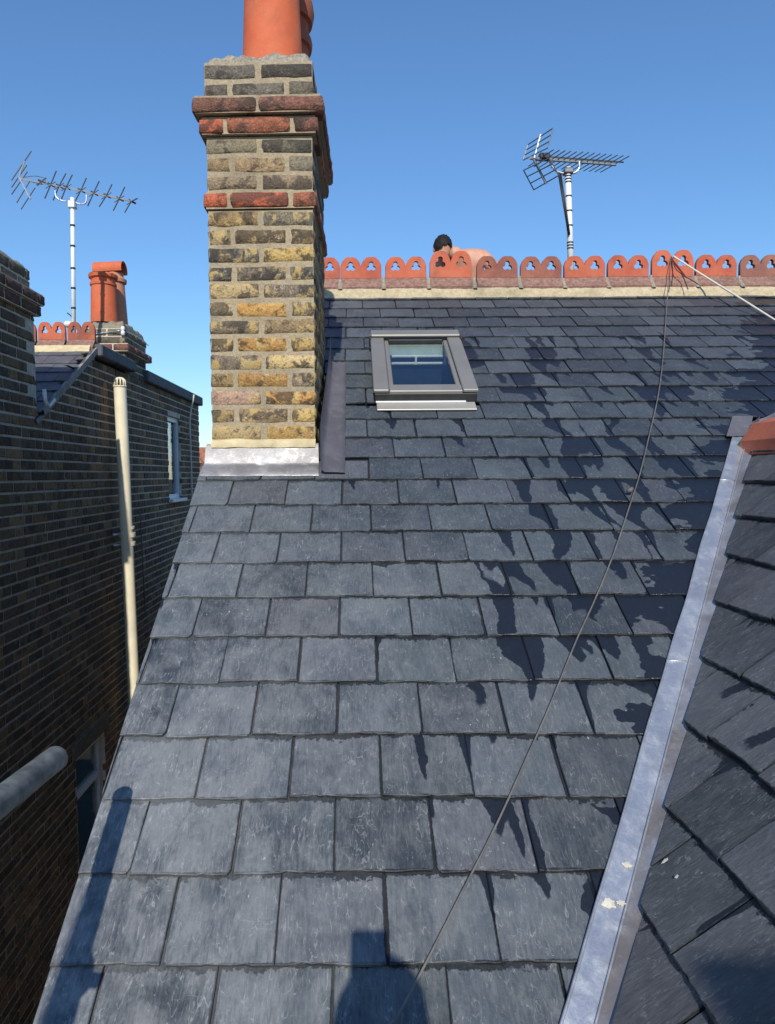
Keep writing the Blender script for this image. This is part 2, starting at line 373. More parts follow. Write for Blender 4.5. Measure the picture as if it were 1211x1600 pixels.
# ------------------------------------------------------------------ roof frames
ALPHA = math.atan((PPY - 55) / FPX); TH = ALPHA - R(PITCH)
H = .229 * math.cos(ALPHA) / .1225; K = H * FPX / math.cos(ALPHA)**2; S0 = H * math.tan(ALPHA)
class Frame:
    def __init__(s, o, u, v): s.o = Vector(o); s.u = Vector(u).normalized(); s.v = Vector(v).normalized(); s.n = s.u.cross(s.v)
    def __call__(s, x, y=None, z=0.0):
        if y is None: x, y, z = x
        return s.o + s.u*x + s.v*y + s.n*z
    def mat(s, x, y, z=0, tilt=0.0, spin=0.0):
        m = Matrix((s.u, s.v, s.n)).transposed().to_4x4(); m.translation = s(x, y, z)
        return m @ Matrix.Rotation(-tilt, 4, 'X') @ Matrix.Rotation(spin, 4, 'Z')
    def hit(s, px, py, e=0.0):
        d = ray(px, py); t = (s.o + s.n*e - CAM).dot(s.n) / d.dot(s.n); p = CAM + d*t - s.o
        return p.dot(s.u), p.dot(s.v)
NMAIN = Vector((0, -math.sin(TH), math.cos(TH)))
MAIN = Frame(CAM - NMAIN*H, (1,0,0), (0, math.cos(TH), math.sin(TH)))
# valley line and the wing's plane (it holds the valley and the level direction along y)
va = MAIN.hit(932, 1600); vb = MAIN.hit(1172, 668)
VA, VB = MAIN(*va), MAIN(*vb)
wslope = math.atan2(VB.z - VA.z, VB.x - VA.x)
WING = Frame(VA, (0,-1,0), (math.cos(wslope), 0, math.sin(wslope)))
def val_x(s): return va[0] + (s - va[1]) * (vb[0] - va[0]) / (vb[1] - va[1])
q1, q2 = MAIN.hit(310, 745), MAIN.hit(50, 1600)
def verge_x(s): return q2[0] + (s - q2[1]) * (q1[0] - q2[0]) / (q1[1] - q2[1])
S_FIRST = K/1450 - S0                  # tail line of one known course
S_RIDGE = MAIN.hit(860, 456)[1]
RIDGE_Y, RIDGE_Z = MAIN(0, S_RIDGE).y, MAIN(0, S_RIDGE).z
S_EAVES = S_FIRST - 6*GA

# ------------------------------------------------------------------ slates
def clip(poly, a, b, c):               # keep a*x + b*y <= c
    out = []
    for i in range(len(poly)):
        p, q = poly[i], poly[(i+1) % len(poly)]
        dp, dq = a*p[0]+b*p[1]-c, a*q[0]+b*q[1]-c
        if dp <= 0: out.append(p)
        if (dp < 0 < dq) or (dq < 0 < dp):
            t = dp/(dp-dq); out.append((p[0]+(q[0]-p[0])*t, p[1]+(q[1]-p[1])*t))
    return out
def area(p): return abs(sum(p[i][0]*p[(i+1)%len(p)][1]-p[(i+1)%len(p)][0]*p[i][1] for i in range(len(p))))/2 if len(p) > 2 else 0
def outline(w_, l_, rnd, rough=1.0):
    pts = []
    nt = 15; ph0 = rnd.random()*6.28
    for i in range(nt+1):              # ragged tail
        x = w_*i/nt; j = (rnd.random()-.5)*.0024*rough + .0016*math.sin(i*.42+ph0)
        if 0 < i < nt and rnd.random() < .07: j += .003*rough
        pts.append((x + (rnd.random()-.5)*.004*(0 < i < nt), j))
    if rnd.random() < .32*rough:       # knocked corner
        k = .006 + rnd.random()*.012; pts[-1] = (w_ - k*.5, 0.0); pts.append((w_, k))
    if rnd.random() < .26*rough:
        k = .005 + rnd.random()*.010; pts = [(0, k), (k*.6, 0.0)] + pts[1:]
    for i in range(1, 5): pts.append((w_ + (rnd.random()-.5)*.0026*rough, l_*i/5))
    pts += [(w_, l_), (0, l_)]
    for i in range(4, 0, -1): pts.append(((rnd.random()-.5)*.0026*rough, l_*i/5))
    return pts
def slab(poly, t=ST, ch=.0018):
    n = len(poly); cx = sum(p[0] for p in poly)/n; cy = sum(p[1] for p in poly)/n
    vs = []
    for p in poly:
        dx, dy = cx-p[0], cy-p[1]; d = math.hypot(dx, dy) or 1
        k = min(ch*1.3/d, .2); vs.append((p[0]+dx*k, p[1]+dy*k, 0))
    vs += [(p[0], p[1], -ch*.8) for p in poly]; vs += [(p[0], p[1], -t) for p in poly]
    fs = [tuple(range(n))]
    for i in range(n):
        j = (i+1) % n; fs += [(n+i, n+j, j, i), (2*n+i, 2*n+j, n+j, n+i)]
    return vs, fs
LEN = GA*2 + .045
rs = random.Random(3)
VARIANTS = []
for i in range(16):
    vs, fs = slab(outline(SW-.0036, LEN, rs)); VARIANTS.append((vs, fs))
def lay_slates(frame, mat, parent, cand, limit=300, rough=1.0, thick=ST, gauge=GA, name='slate', mark=True):
    """cand: (u, v, width, clips) for every slate; those in view become objects, the rest one mass."""
    tilt = math.atan2(thick, gauge); meshes = [mesh(name, *q, mat) for q in VARIANTS]
    if thick != ST: meshes = [mesh(name, [(x, y, z if z > -.006 else -thick) for x, y, z in q[0]], q[1], mat) for q in VARIANTS]
    rest = MB(); made = []
    for (u, v, w_, clips) in cand:
        spin = (rs.random()-.5)*.014*rough; du = (rs.random()-.5)*.004*rough; dv = (rs.random()-.5)*.008*rough; dn = rs.random()*.0026
        poly = None
        k = rs.randrange(len(VARIANTS))
        full = abs(w_-SW) < 1e-6
        if not full: poly = outline(w_-.0036, LEN, rs)
        base = [p[:2] for p in VARIANTS[k][0][len(VARIANTS[k][0])//3:2*len(VARIANTS[k][0])//3]] if full else poly
        loc = [(u+du+p[0], v+dv+p[1]) for p in base]; a0 = area(loc)
        cl = loc
        for (a, b, c) in clips(loc) if clips else ():
            cl = clip(cl, a, b, c)
            if len(cl) < 3: break
        if len(cl) < 3 or area(cl) < .0012: continue
        if not full or abs(area(cl)-a0) > 1e-6: poly = [(p[0]-u-du, p[1]-v-dv) for p in cl]
        m = frame.mat(u+du, v+dv, dn, tilt, spin)
        cen = m @ Vector((w_/2, gauge/2, 0))
        vis = any(in_view(m @ Vector((a*w_, b*gauge, 0)), 4) for a in (0, .5, 1) for b in (0, 1))
        if vis: made.append((cen, m, k, poly))
        else:
            vs, fs = slab(poly) if poly else VARIANTS[k]
            rest.add([m @ Vector(p) for p in vs], fs)
    made.sort(key=lambda q: (q[0]-CAM).length)
    for i, (cen, m, k, poly) in enumerate(made):
        if i < limit:
            me = mesh(name, *slab(poly, thick), mat) if poly else meshes[k]
            link(name, me, parent, m)
        else:
            vs, fs = slab(poly) if poly else VARIANTS[k]; rest.add([m @ Vector(p) for p in vs], fs)
    if rest.v:
        o = rest.build('slates', mat, parent); o['kind'] = 'stuff'
    return len(made)

house = tag(empty('terraced_house', (0, 4, 0)), 'slate roofed house with stock brick chimney stack, skylight and red crested ridge', 'house')
# roof deck under the slates
def deck(frame, pts, t, name, mat):
    n = len(pts); vs = [frame(x, y, -.012-ST*2) for x, y in pts] + [frame(x, y, -.012-ST*2-t) for x, y in pts]
    return obj(name, vs, [tuple(range(n)), tuple(range(2*n-1, n-1, -1))] + [(i+n, (i+1)%n+n, (i+1)%n, i) for i in range(n)], mat, house)
XMAX = 5.2
SKX0, SKX1, SKS0, SKS1 = .108, .612, 3.318, 4.128   # skylight in roof coordinates
hole = (SKX0+.03, SKX1-.03, SKS0+.03, SKS1-.03)
def deck_cells():
    xs = sorted({verge_x(S_RIDGE), hole[0], hole[1], XMAX}); ss = [S_EAVES, hole[2], hole[3], S_RIDGE]
    vs = []; fs = []
    for i in range(len(xs)-1):
        for j in range(3):
            if i == 1 and j == 1: continue
            c = [(xs[i],ss[j]),(xs[i+1],ss[j]),(xs[i+1],ss[j+1]),(xs[i],ss[j+1])]
            c = clip([(x, s) for x, s in c], -1, (q1[0]-q2[0])/(q1[1]-q2[1]), -(q2[0]-q2[1]*(q1[0]-q2[0])/(q1[1]-q2[1])) - .015)
            if len(c) < 3: continue
            b = len(vs); n = len(c); vs += [MAIN(x, s, -.028) for x, s in c] + [MAIN(x, s, -.07) for x, s in c]
            fs += [tuple(b+k for k in range(n)), tuple(b+n+k for k in range(n-1,-1,-1))] + [(b+k, b+n+k, b+n+(k+1)%n, b+(k+1)%n) for k in range(n)]
    # far slope
    b = len(vs); d = 4.8
    vs += [Vector((x, RIDGE_Y+y, RIDGE_Z-.03-y*math.tan(TH)-dz)) for dz in (0,.05) for x, y in ((verge_x(S_RIDGE),0),(XMAX,0),(XMAX,d),(verge_x(S_RIDGE),d))]
    fs += [(b,b+1,b+2,b+3),(b+7,b+6,b+5,b+4),(b,b+4,b+5,b+1),(b+1,b+5,b+6,b+2),(b+2,b+6,b+7,b+3),(b+3,b+7,b+4,b)]
    return vs, fs
roof = obj('main_roof', *deck_cells(), M_SLATE_FAR, house); roof['label'] = 'blue grey slate roof slope with dark wet streaks'
CHX0, CHX1, CHY0, CHY1 = -.616, -.161, 3.12, 3.806          # chimney footprint
sC0 = (CHY0-.02 - MAIN.o.y)/math.cos(TH); sC1 = (CHY1 - MAIN.o.y)/math.cos(TH)
vsl = (vb[0]-va[0])/(vb[1]-va[1]); gsl = (q1[0]-q2[0])/(q1[1]-q2[1])
def main_clips(loc):
    out = [(-1, gsl, -(q2[0]-q2[1]*gsl)), (0, 1, S_RIDGE-.005)]
    if min(p[1] for p in loc) < vb[1]-.06: out.append((1, -vsl, va[0]-va[1]*vsl-.030))
    cx = sum(p[0] for p in loc)/len(loc); t0 = min(p[1] for p in loc); x0 = min(p[0] for p in loc); x1 = max(p[0] for p in loc)
    vis = (t0, t0+GA)
    # skylight: keep the part of the slate that lies outside it
    if x1 > SKX0 and x0 < SKX1 and t0+LEN > SKS0-.085 and t0 < SKS1:
        if t0 < SKS0-.09: out.append((0, 1, SKS0-.02))
        elif t0 > SKS1-.06: pass
        elif cx < (SKX0+SKX1)/2: out.append((1, 0, SKX0-.004))
        else: out.append((-1, 0, -(SKX1+.004)))
        if t0 > SKS1-.06: out.append((0, -1, -(SKS1-.01)))
    if x0 < CHX1 and t0+LEN > sC0 and t0 < sC1:
        if t0 < sC0-.10: out.append((0, 1, sC0+.05))
        elif t0 < sC1-.05: out.append((-1, 0, -(CHX1+.004)))
        else: out.append((0, -1, -(sC1)))
    return out
cand = []
k0 = -6
for k in range(k0, 25):
    v = S_FIRST + k*GA; ph = .062 if k % 2 == 0 else -.05
    x = ph - SW*4
    while x < XMAX:
        if x+SW > verge_x(v)-.02: cand.append((x, v, SW, main_clips))
        x += SW
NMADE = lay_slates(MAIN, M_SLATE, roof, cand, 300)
print('main slates in view', NMADE)

# right of the valley: the wing
W_LEN = (VB.x - VA.x)/math.cos(wslope)
wing = obj('wing_roof', [WING(a, b, c) for c in (-.03, -.08) for a, b in ((VA.y-VB.y, W_LEN), (VA.y+3.4, W_LEN), (VA.y+3.4, -.9), (VA.y-MAIN(0, va[1]-1.25).y, -.9))] +
           [Vector((2*VB.x-p.x, p.y, p.z)) for p in (WING(a, b, -.03) for a, b in ((VA.y-VB.y, W_LEN), (VA.y+3.4, W_LEN), (VA.y+3.4, -.9), (VA.y-VB.y, -.9)))],
           [(3,2,1,0),(4,5,6,7),(0,1,5,4),(1,2,6,5),(2,3,7,6),(3,0,4,7),(8,9,10,11)], M_SLATE_FAR, house)
wing['label'] = 'side wing roof of dark slates right of the lead valley'
# valley in wing coordinates: line from (0,0) to vw
vw = (VA.y - VB.y, W_LEN)
def wing_clips(loc):
    # keep the side away from the valley by 4 cm
    nx, ny = vw[1], -vw[0]; L = math.hypot(nx, ny); nx /= L; ny /= L
    if nx < 0: nx, ny = -nx, -ny
    return [(-nx, -ny, -.033), (0, 1, W_LEN-.02)]
cand = []
wc = WING.hit(1045, 1262)[1]
wj = WING.hit(1062, 1484)[0]; print('wing course', wc, 'joint', wj)
wrow = round(-.9/GA)
for k in range(-8, 16):
    v = wc + k*GA
    if v < -.9 or v > W_LEN: continue
    ph = wj + (SW/2 if (k % 2 == 0) else 0)
    x = ph - SW*14
    while x < VA.y + 3.3:
        cand.append((x, v, SW, wing_clips)); x += SW
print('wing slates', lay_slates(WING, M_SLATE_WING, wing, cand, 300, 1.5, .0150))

# lead valley: two sheets meeting in the crease
def strip(frame, name, mat, w0, sgn, z):
    vs = []; n = 60; cols = 5
    for i in range(n+1):
        t = -.45 + 1.47*i/n
        p = VA.lerp(VB, t)
        for j in range(cols):
            f = j/(cols-1)
            if sgn < 0: q = p - frame.u * (w0*f*(1+.10*nz((t*9, 3, 1))))
            else: q = p + frame.v * (w0*f*(1+.05*nz((t*9, 8, 1))))
            q = q + frame.n * ((z*(.25 + .75*min(1, f*2.2)) if sgn < 0 else .002 - .019*min(1, f*3.0) - .020*max(0, min(1, f*3.0-1))) + .0022*nz((t*22, f*3, sgn)))
            vs.append(q)
    m = len(vs); vs += [v - frame.n*.003 for v in vs]
    fs = []
    for i in range(n):
        for j in range(cols-1):
            a = i*cols+j; q = (a, a+cols, a+cols+1, a+1)
            fs.append(q if sgn < 0 else q[::-1]); fs.append(tuple(x+m for x in (q[::-1] if sgn < 0 else q)))
    for i in range(n):
        a = i*cols+cols-1; fs.append((a, a+cols, a+cols+m, a+m)); a = i*cols; fs.append((a, a+m, a+cols+m, a+cols))
    return vs, fs
valley = empty('lead_valley', VA)
set_parent(valley, house)
vs, fs = strip(MAIN, 'a', None, .067, -1, .007)
bpy.data.objects.remove(valley)
valley = obj('lead_valley', vs, fs, M_LEAD_V, house, True); smooth_by_angle(valley, 40)
valley['label'] = 'pale shiny lead sheet lining the valley between the two roofs'
vs, fs = strip(WING, 'b', None, .150, 1, -.030)
o = obj('valley_side_sheet', vs, fs, M_LEAD_S, valley, True); smooth_by_angle(o, 40)
for off, rr_ in ((.067, .0034), (.002, .0026)):
    m = MB(); m.tube([VA.lerp(VB, -.45+1.47*i/60) - MAIN.u*off*(1+.10*nz(((-.45+1.47*i/60)*9, 3, 1))) + MAIN.n*(.0075+.0022*nz((i*.5, off*40, 3))) for i in range(61)], rr_, 6)
    m.build('folded_edge', M_LEAD_V, valley, True)
# overlapping lead cap at the head of the valley
m = MB()
for frame, sgn, w0 in ((MAIN, -1, .10), (WING, 1, .075)):
    vs = []
    for i in range(5):
        p = VA.lerp(VB, .955 + (.085 if sgn < 0 else .04)*i/4)
        for j in range(4):
            f = j/3; q = p + (-frame.u if sgn < 0 else frame.v)*(w0*f) + frame.n*(.013 + .003*nz((i, j, sgn)))
            vs.append(q)
    m.add(vs, [(i*4+j, i*4+j+1, i*4+j+5, i*4+j+4) for i in range(4) for j in range(3)])
o = m.build('valley_cap', M_LEAD_D, valley, True)
# lap joint halfway and paint splashes on the sheet
for t in (.38, .80):
    p = VA.lerp(VB, t); a = p - MAIN.u*.071 + MAIN.n*.0095; b = p + MAIN.n*.004
    m = MB(); m.tube([a, a.lerp(b, .5)+MAIN.n*.001, b], .0028, 6); m.build('lap_edge', M_LEAD_V, valley, True)
M_SPLASH = plain('cream_splash', (.60, .57, .47), .8, 0, .2, .2, 60)
def splash(frame, px, py, r, z, parent, seed=0, asp=1.5, n=40):
    x, s = frame.hit(px, py, z); rr = random.Random(seed); vs = [frame(x, s, z+.0018)]
    ph = rr.random()*9
    for i in range(n):
        a = 2*math.pi*i/n; q = r*(.5+.8*abs(nz((math.cos(a)*1.6+ph, math.sin(a)*1.6, seed))) + .35*abs(nz((math.cos(a)*6+ph, math.sin(a)*6, seed))))
        vs.append(frame(x+math.cos(a)*q*asp, s+math.sin(a)*q, z+.0012))
    o = obj('mortar_splash', vs, [(0, i+1, (i+1)%n+1) for i in range(n)], M_SPLASH, parent, True); return o
splash(MAIN, 950, 1413, .013, .0085, valley, 1); splash(MAIN, 970, 1411, .008, .0085, valley, 4); splash(MAIN, 980, 1352, .009, .0085, valley, 2)
splash(WING, 1040, 1345, .012, .002, wing, 3, .5); splash(WING, 1058, 1370, .006, .002, wing, 12, 1)

# ------------------------------------------------------------------ ridge with crested tiles
def crest_mesh(name, wd, base_h, lobe_h, th=.026):
    cu = bpy.data.curves.new(name, 'CURVE'); cu.dimensions = '2D'; cu.fill_mode = 'BOTH'; cu.extrude = th/2; cu.bevel_depth = .0022; cu.bevel_resolution = 0; cu.offset = -.0022
    def poly(pts):
        s = cu.splines.new('POLY'); s.points.add(len(pts)-1); s.use_cyclic_u = True
        for i, (x, y) in enumerate(pts): s.points[i].co = (x, y, 0, 1)
    h = wd/2; lw = wd/2; T = base_h+lobe_h
    pts = [(-h, 0), (h, 0)]
    for c in (h/2, -h/2):
        q = lw/2
        prof = [(q, .50), (q*.96, .62), (q*.80, .80), (q*.48, .97), (q*.25, 1.0), (-q*.25, 1.0), (-q*.48, .97), (-q*.80, .80), (-q*.96, .62), (-q, .54)]
        pts += [(c+x, base_h+lobe_h*y) for x, y in prof]
    poly(pts)
    for c in (h/2, -h/2):
        cy = base_h + lobe_h*.50; k = lobe_h/.16
        cs = [(0, .024*k), (-.0185*k, -.012*k), (.0185*k, -.012*k)]; r = .0210*k; out = []
        for i in range(30):
            a = 2*math.pi*i/30; d = (math.cos(a), math.sin(a)); best = .009*k
            for x, y in cs:
                b = d[0]*x+d[1]*y; q = b*b-(x*x+y*y-r*r)
                if q >= 0: best = max(best, b+math.sqrt(q))
            out.append((c+d[0]*best, cy+d[1]*best))
        poly(out)
    ob = bpy.data.objects.new('tmp', cu); col.objects.link(ob)
    dg = bpy.context.evaluated_depsgraph_get(); me = bpy.data.meshes.new_from_object(ob.evaluated_get(dg))
    bpy.data.objects.remove(ob)
    bm = bmesh.new(); bm.from_mesh(me); bm.transform(Matrix.Rotation(R(90), 4, 'X'))
    # saddle wings down both slopes
    L = .120; WS = R(50)
    for sgn in (-1, 1):
        prof = [(0, .016), (sgn*L*math.cos(WS), .016-L*math.sin(WS)), (sgn*(L-.012)*math.cos(WS), -.006-L*math.sin(WS)), (0, -.012)]
        vs = [bm.verts.new((x, y, z)) for x in (-h, h) for y, z in prof]
        for f in ((0,1,2,3),(7,6,5,4),(0,4,5,1),(1,5,6,2),(2,6,7,3),(3,7,4,0)): bm.faces.new([vs[i] for i in f]).material_index = 1
    bm.normal_update(); bmesh.ops.recalc_face_normals(bm, faces=bm.faces)
    me.materials.clear(); bm.to_mesh(me); bm.free(); me.name = name; me.materials.append(M_TILE); me.materials.append(M_TILE_B); return me
CM1 = crest_mesh('ridge_tile', .296, .012, .140); CM2 = crest_mesh('ridge_tile', .300, .022, .166)
rr = random.Random(11)
RED = [(.44,.095,.052), (.40,.095,.058), (.25,.085,.062), (.50,.115,.06), (.22,.095,.075)]
mids = [499, 564, 634, 703.5, 776.5, 844.5, 912.5, 980.5, 1050, 1118.5, 1187]
xs_t = [at_y(px, 420, RIDGE_Y).x for px in mids]
pitch_t = (xs_t[-1]-xs_t[1])/9
while xs_t[-1] < XMAX-.3: xs_t.append(xs_t[-1]+pitch_t)
cols_t = [0, 0, 3, 3, 2, 2, 0, 0, 3, 0, 4]
for i, x in enumerate(xs_t):
    big = i in (3, 8); c = RED[cols_t[i]] if i < len(cols_t) else RED[rr.randrange(5)]
    mw = Matrix.Translation((x, RIDGE_Y+rr.uniform(-.006,.006), RIDGE_Z+.098+rr.uniform(-.003,.004))) @ Matrix.Rotation(R(rr.uniform(-.8,.8)), 4, 'Y') @ Matrix.Rotation(R(rr.uniform(-1.2,1.2)), 4, 'Z')
    o = link('ridge_tile', CM2 if big else CM1, roof, mw, c)
# mortar: bedding strip along the front slope and fillets between tiles
def bedding(name, x0, x1, Yr, Zr, sl, parent, mat, low=.118, high=.070):
    vs = []; n = int((x1-x0)/.02); prof = 5
    for sgn in (-1,):
        for i in range(n+1):
            x = x0 + (x1-x0)*i/n
            lo = low + .014*nz((x*7, 1, 0)) + .010*nz((x*31, 2, 0))
            for j in range(prof):
                f = j/(prof-1); d = high-.012 + (lo-high+.012)*f
                zz = (.024 + .004*nz((x*18, 3, 5)))*(1-f) + (-d*math.sin(sl)-.004)*f + .010*math.sin(math.pi*f) + .004*nz((x*25, f*4, 5))
                vs.append((x, Yr - d*math.cos(sl) - .008*math.sin(math.pi*f), Zr + zz))
    fs = [(i*prof+j, i*prof+j+1, (i+1)*prof+j+1, (i+1)*prof+j) for i in range(n) for j in range(prof-1)]
    return obj(name, vs, fs, mat, parent, True)
bedding('ridge_mortar', verge_x(S_RIDGE), XMAX-.02, RIDGE_Y, RIDGE_Z, TH, roof, M_MORTAR_B)
for i in range(len(xs_t)-1):
    x = (xs_t[i]+xs_t[i+1])/2; m = MB(); vs = []; n = 7
    for j, (wd, z, yy) in enumerate(((.016, .005, -.085), (.018, .035, -.058), (.015, .065, -.034), (.010, .088+.02*rr.random(), -.018), (.004, .10, .0))):
        for k in range(n):
            a = math.pi*k/(n-1); vs.append((x - wd*math.cos(a)*(1+.25*nz((x*9, j, k))), RIDGE_Y + yy - .012*math.sin(a), RIDGE_Z+z))
    m.add(vs, [(j*n+k, j*n+k+1, (j+1)*n+k+1, (j+1)*n+k) for j in range(4) for k in range(n-1)])
    m.build('joint_mortar', M_MORTAR_J, roof, True)

# wing ridge: half round angular tiles along y
def angular_tile(name, L):
    r = .132; prof = [(-r, -.085), (-r*.97, -.025), (-r*.62, .052), (0, .078), (r*.62, .052), (r*.97, -.025), (r, -.085)]
    inn = [(x*.86, z-.016) for x, z in prof]; n = len(prof); vs = []
    for y in (0, L):
        vs += [(x, y, z) for x, z in prof] + [(x, y, z) for x, z in inn]
    N = 2*n; fs = []
    for k in range(n-1):
        fs += [(k, k+1, N+k+1, N+k), (n+k+1, n+k, N+n+k, N+n+k+1), (k+1, k, n+k, n+k+1), (N+k, N+k+1, N+n+k+1, N+n+k)]
    fs += [(0, N, N+n, n), (n-1, 2*n-1, N+2*n-1, N+n-1)]
    me = mesh(name, vs, fs, M_TILE); return me
AT = angular_tile('ridge_tile', .44)
y = VB.y - .17; i = 0
while y > -2.8:
    link('ridge_tile', AT, wing, Matrix.Translation((VB.x-.006, y-.44, VB.z-.046)) @ Matrix.Rotation(R(rr.uniform(-.5,.5)), 4, 'Z'), (.50,.13,.075)); y -= .452
m = MB(); vs = []
for i in range(26):                                   # mortar at the end of the tile
    a = math.pi*i/25
    for k, (rr_, yy) in enumerate(((.118, -.03), (.145, .0), (.115, .022))):
        q = rr_*(1+.10*nz((i*.6, k*2, 7))); vs.append((VB.x-.006-q*math.cos(a), VB.y-.165+yy, VB.z-.139+q*1.02*math.sin(a)))
m.add(vs, [(i*3+k, i*3+k+1, i*3+k+4, i*3+k+3) for i in range(25) for k in range(2)])
m.build('ridge_mortar', mortar_material('brown_mortar', (.16,.12,.07), (.26,.20,.12)), wing, True)

# house walls under the roofs
GW = verge_x(0) + .03
e0, e1 = MAIN(0, S_EAVES+.12), MAIN(0, S_RIDGE)
prof = [(e0.y, 0), (e0.y, e0.z-.07), (e1.y, e1.z-.10), (e1.y+4.5, e1.z-.10-4.5*math.tan(TH)), (e1.y+4.5, 0)]
n = len(prof); vs = [(x, y, z) for x in (GW-.02, XMAX) for y, z in prof]
obj('wall', vs, [tuple(range(n-1,-1,-1)), tuple(range(n, 2*n)), (0,1,n+1,n), (3,4,n+4,n+3), (4,0,n,n+4)], M_WALLP, house)
wx = WING(0, -.8).x
obj('wing_wall', [(x, y, z) for x in (wx+.06, 2*VB.x-wx-.06) for y, z in ((-3.3, 0), (e0.y-.004, 0), (e0.y-.004, WING(0,-.8).z-.06), (-3.3, WING(0,-.8).z-.06))],
    [(0,3,2,1),(4,5,6,7),(0,4,7,3)], M_WALLP, house)

# ------------------------------------------------------------------ chimney stack of the house
def brick_mesh(name, L, Hh, D, rnd, mat, er=1.0):
    us = [0, .035, .33, .66, .965, 1]; vs_ = [0, .10, .5, .90, 1]; ws = [0, .08, .92, 1]
    idx = {}; vs = []; fs = []
    ph = rnd.random()*50
    def V(i, j, k):
        if (i, j, k) in idx: return idx[i, j, k]
        ex = [i in (0, 5), j in (0, 4), k in (0, 3)]; c = sum(ex)
        x, y, z = us[i]*L, ws[k]*D, vs_[j]*Hh
        pull = {1: 0, 2: .0032, 3: .0062}[c]*er*(.6+1.1*rnd.random()) if c else 0
        cx, cy, cz = L/2, D/2, Hh/2
        if ex[0]: x += math.copysign(pull, cx-x)
        if ex[1]: z += math.copysign(pull, cz-z)
        if ex[2]: y += math.copysign(pull, cy-y)
        a = .0048*er
        x += a*nz((x*30+ph, y*30, z*40)); y += a*1.1*nz((x*26, y*30+ph, z*40+5)); z += a*.8*nz((x*28+9, y*30, z*30+ph))
        idx[i, j, k] = len(vs); vs.append((x, y, z)); return idx[i, j, k]
    for i in range(5):
        for j in range(4):
            fs += [(V(i,j,0), V(i+1,j,0), V(i+1,j+1,0), V(i,j+1,0)), (V(i,j+1,3), V(i+1,j+1,3), V(i+1,j,3), V(i,j,3))]
        for k in range(3):
            fs += [(V(i,0,k+1), V(i+1,0,k+1), V(i+1,0,k), V(i,0,k)), (V(i,4,k), V(i+1,4,k), V(i+1,4,k+1), V(i,4,k+1))]
    for j in range(4):
        for k in range(3):
            fs += [(V(0,j,k+1), V(0,j,k), V(0,j+1,k), V(0,j+1,k+1)), (V(5,j,k), V(5,j,k+1), V(5,j+1,k+1), V(5,j+1,k))]
    return mesh(name, vs, fs, mat, True)
rb = random.Random(21)
BL, BH, BD, CH = .2135, .0640, .102, .0757
ST_ME = [brick_mesh('brick', BL, BH, BD, rb, M_BRICK, 1.0) for _ in range(14)]
ST_ME_R = [brick_mesh('brick', BL, BH, BD, rb, M_BRICK_R, 1.0) for _ in range(8)]
YEL = [(.56,.37,.12), (.50,.30,.09), (.40,.26,.11), (.52,.27,.07), (.34,.23,.12), (.26,.19,.12), (.18,.14,.10), (.58,.42,.20), (.46,.28,.20)]
DRK = [(.13,.115,.085), (.16,.14,.10), (.20,.17,.12), (.11,.10,.085), (.24,.20,.13)]
REDB = [(.50,.105,.045), (.38,.095,.05), (.20,.075,.055), (.46,.13,.065)]
PLAINB = (REDB[0], REDB[2], DRK[0])
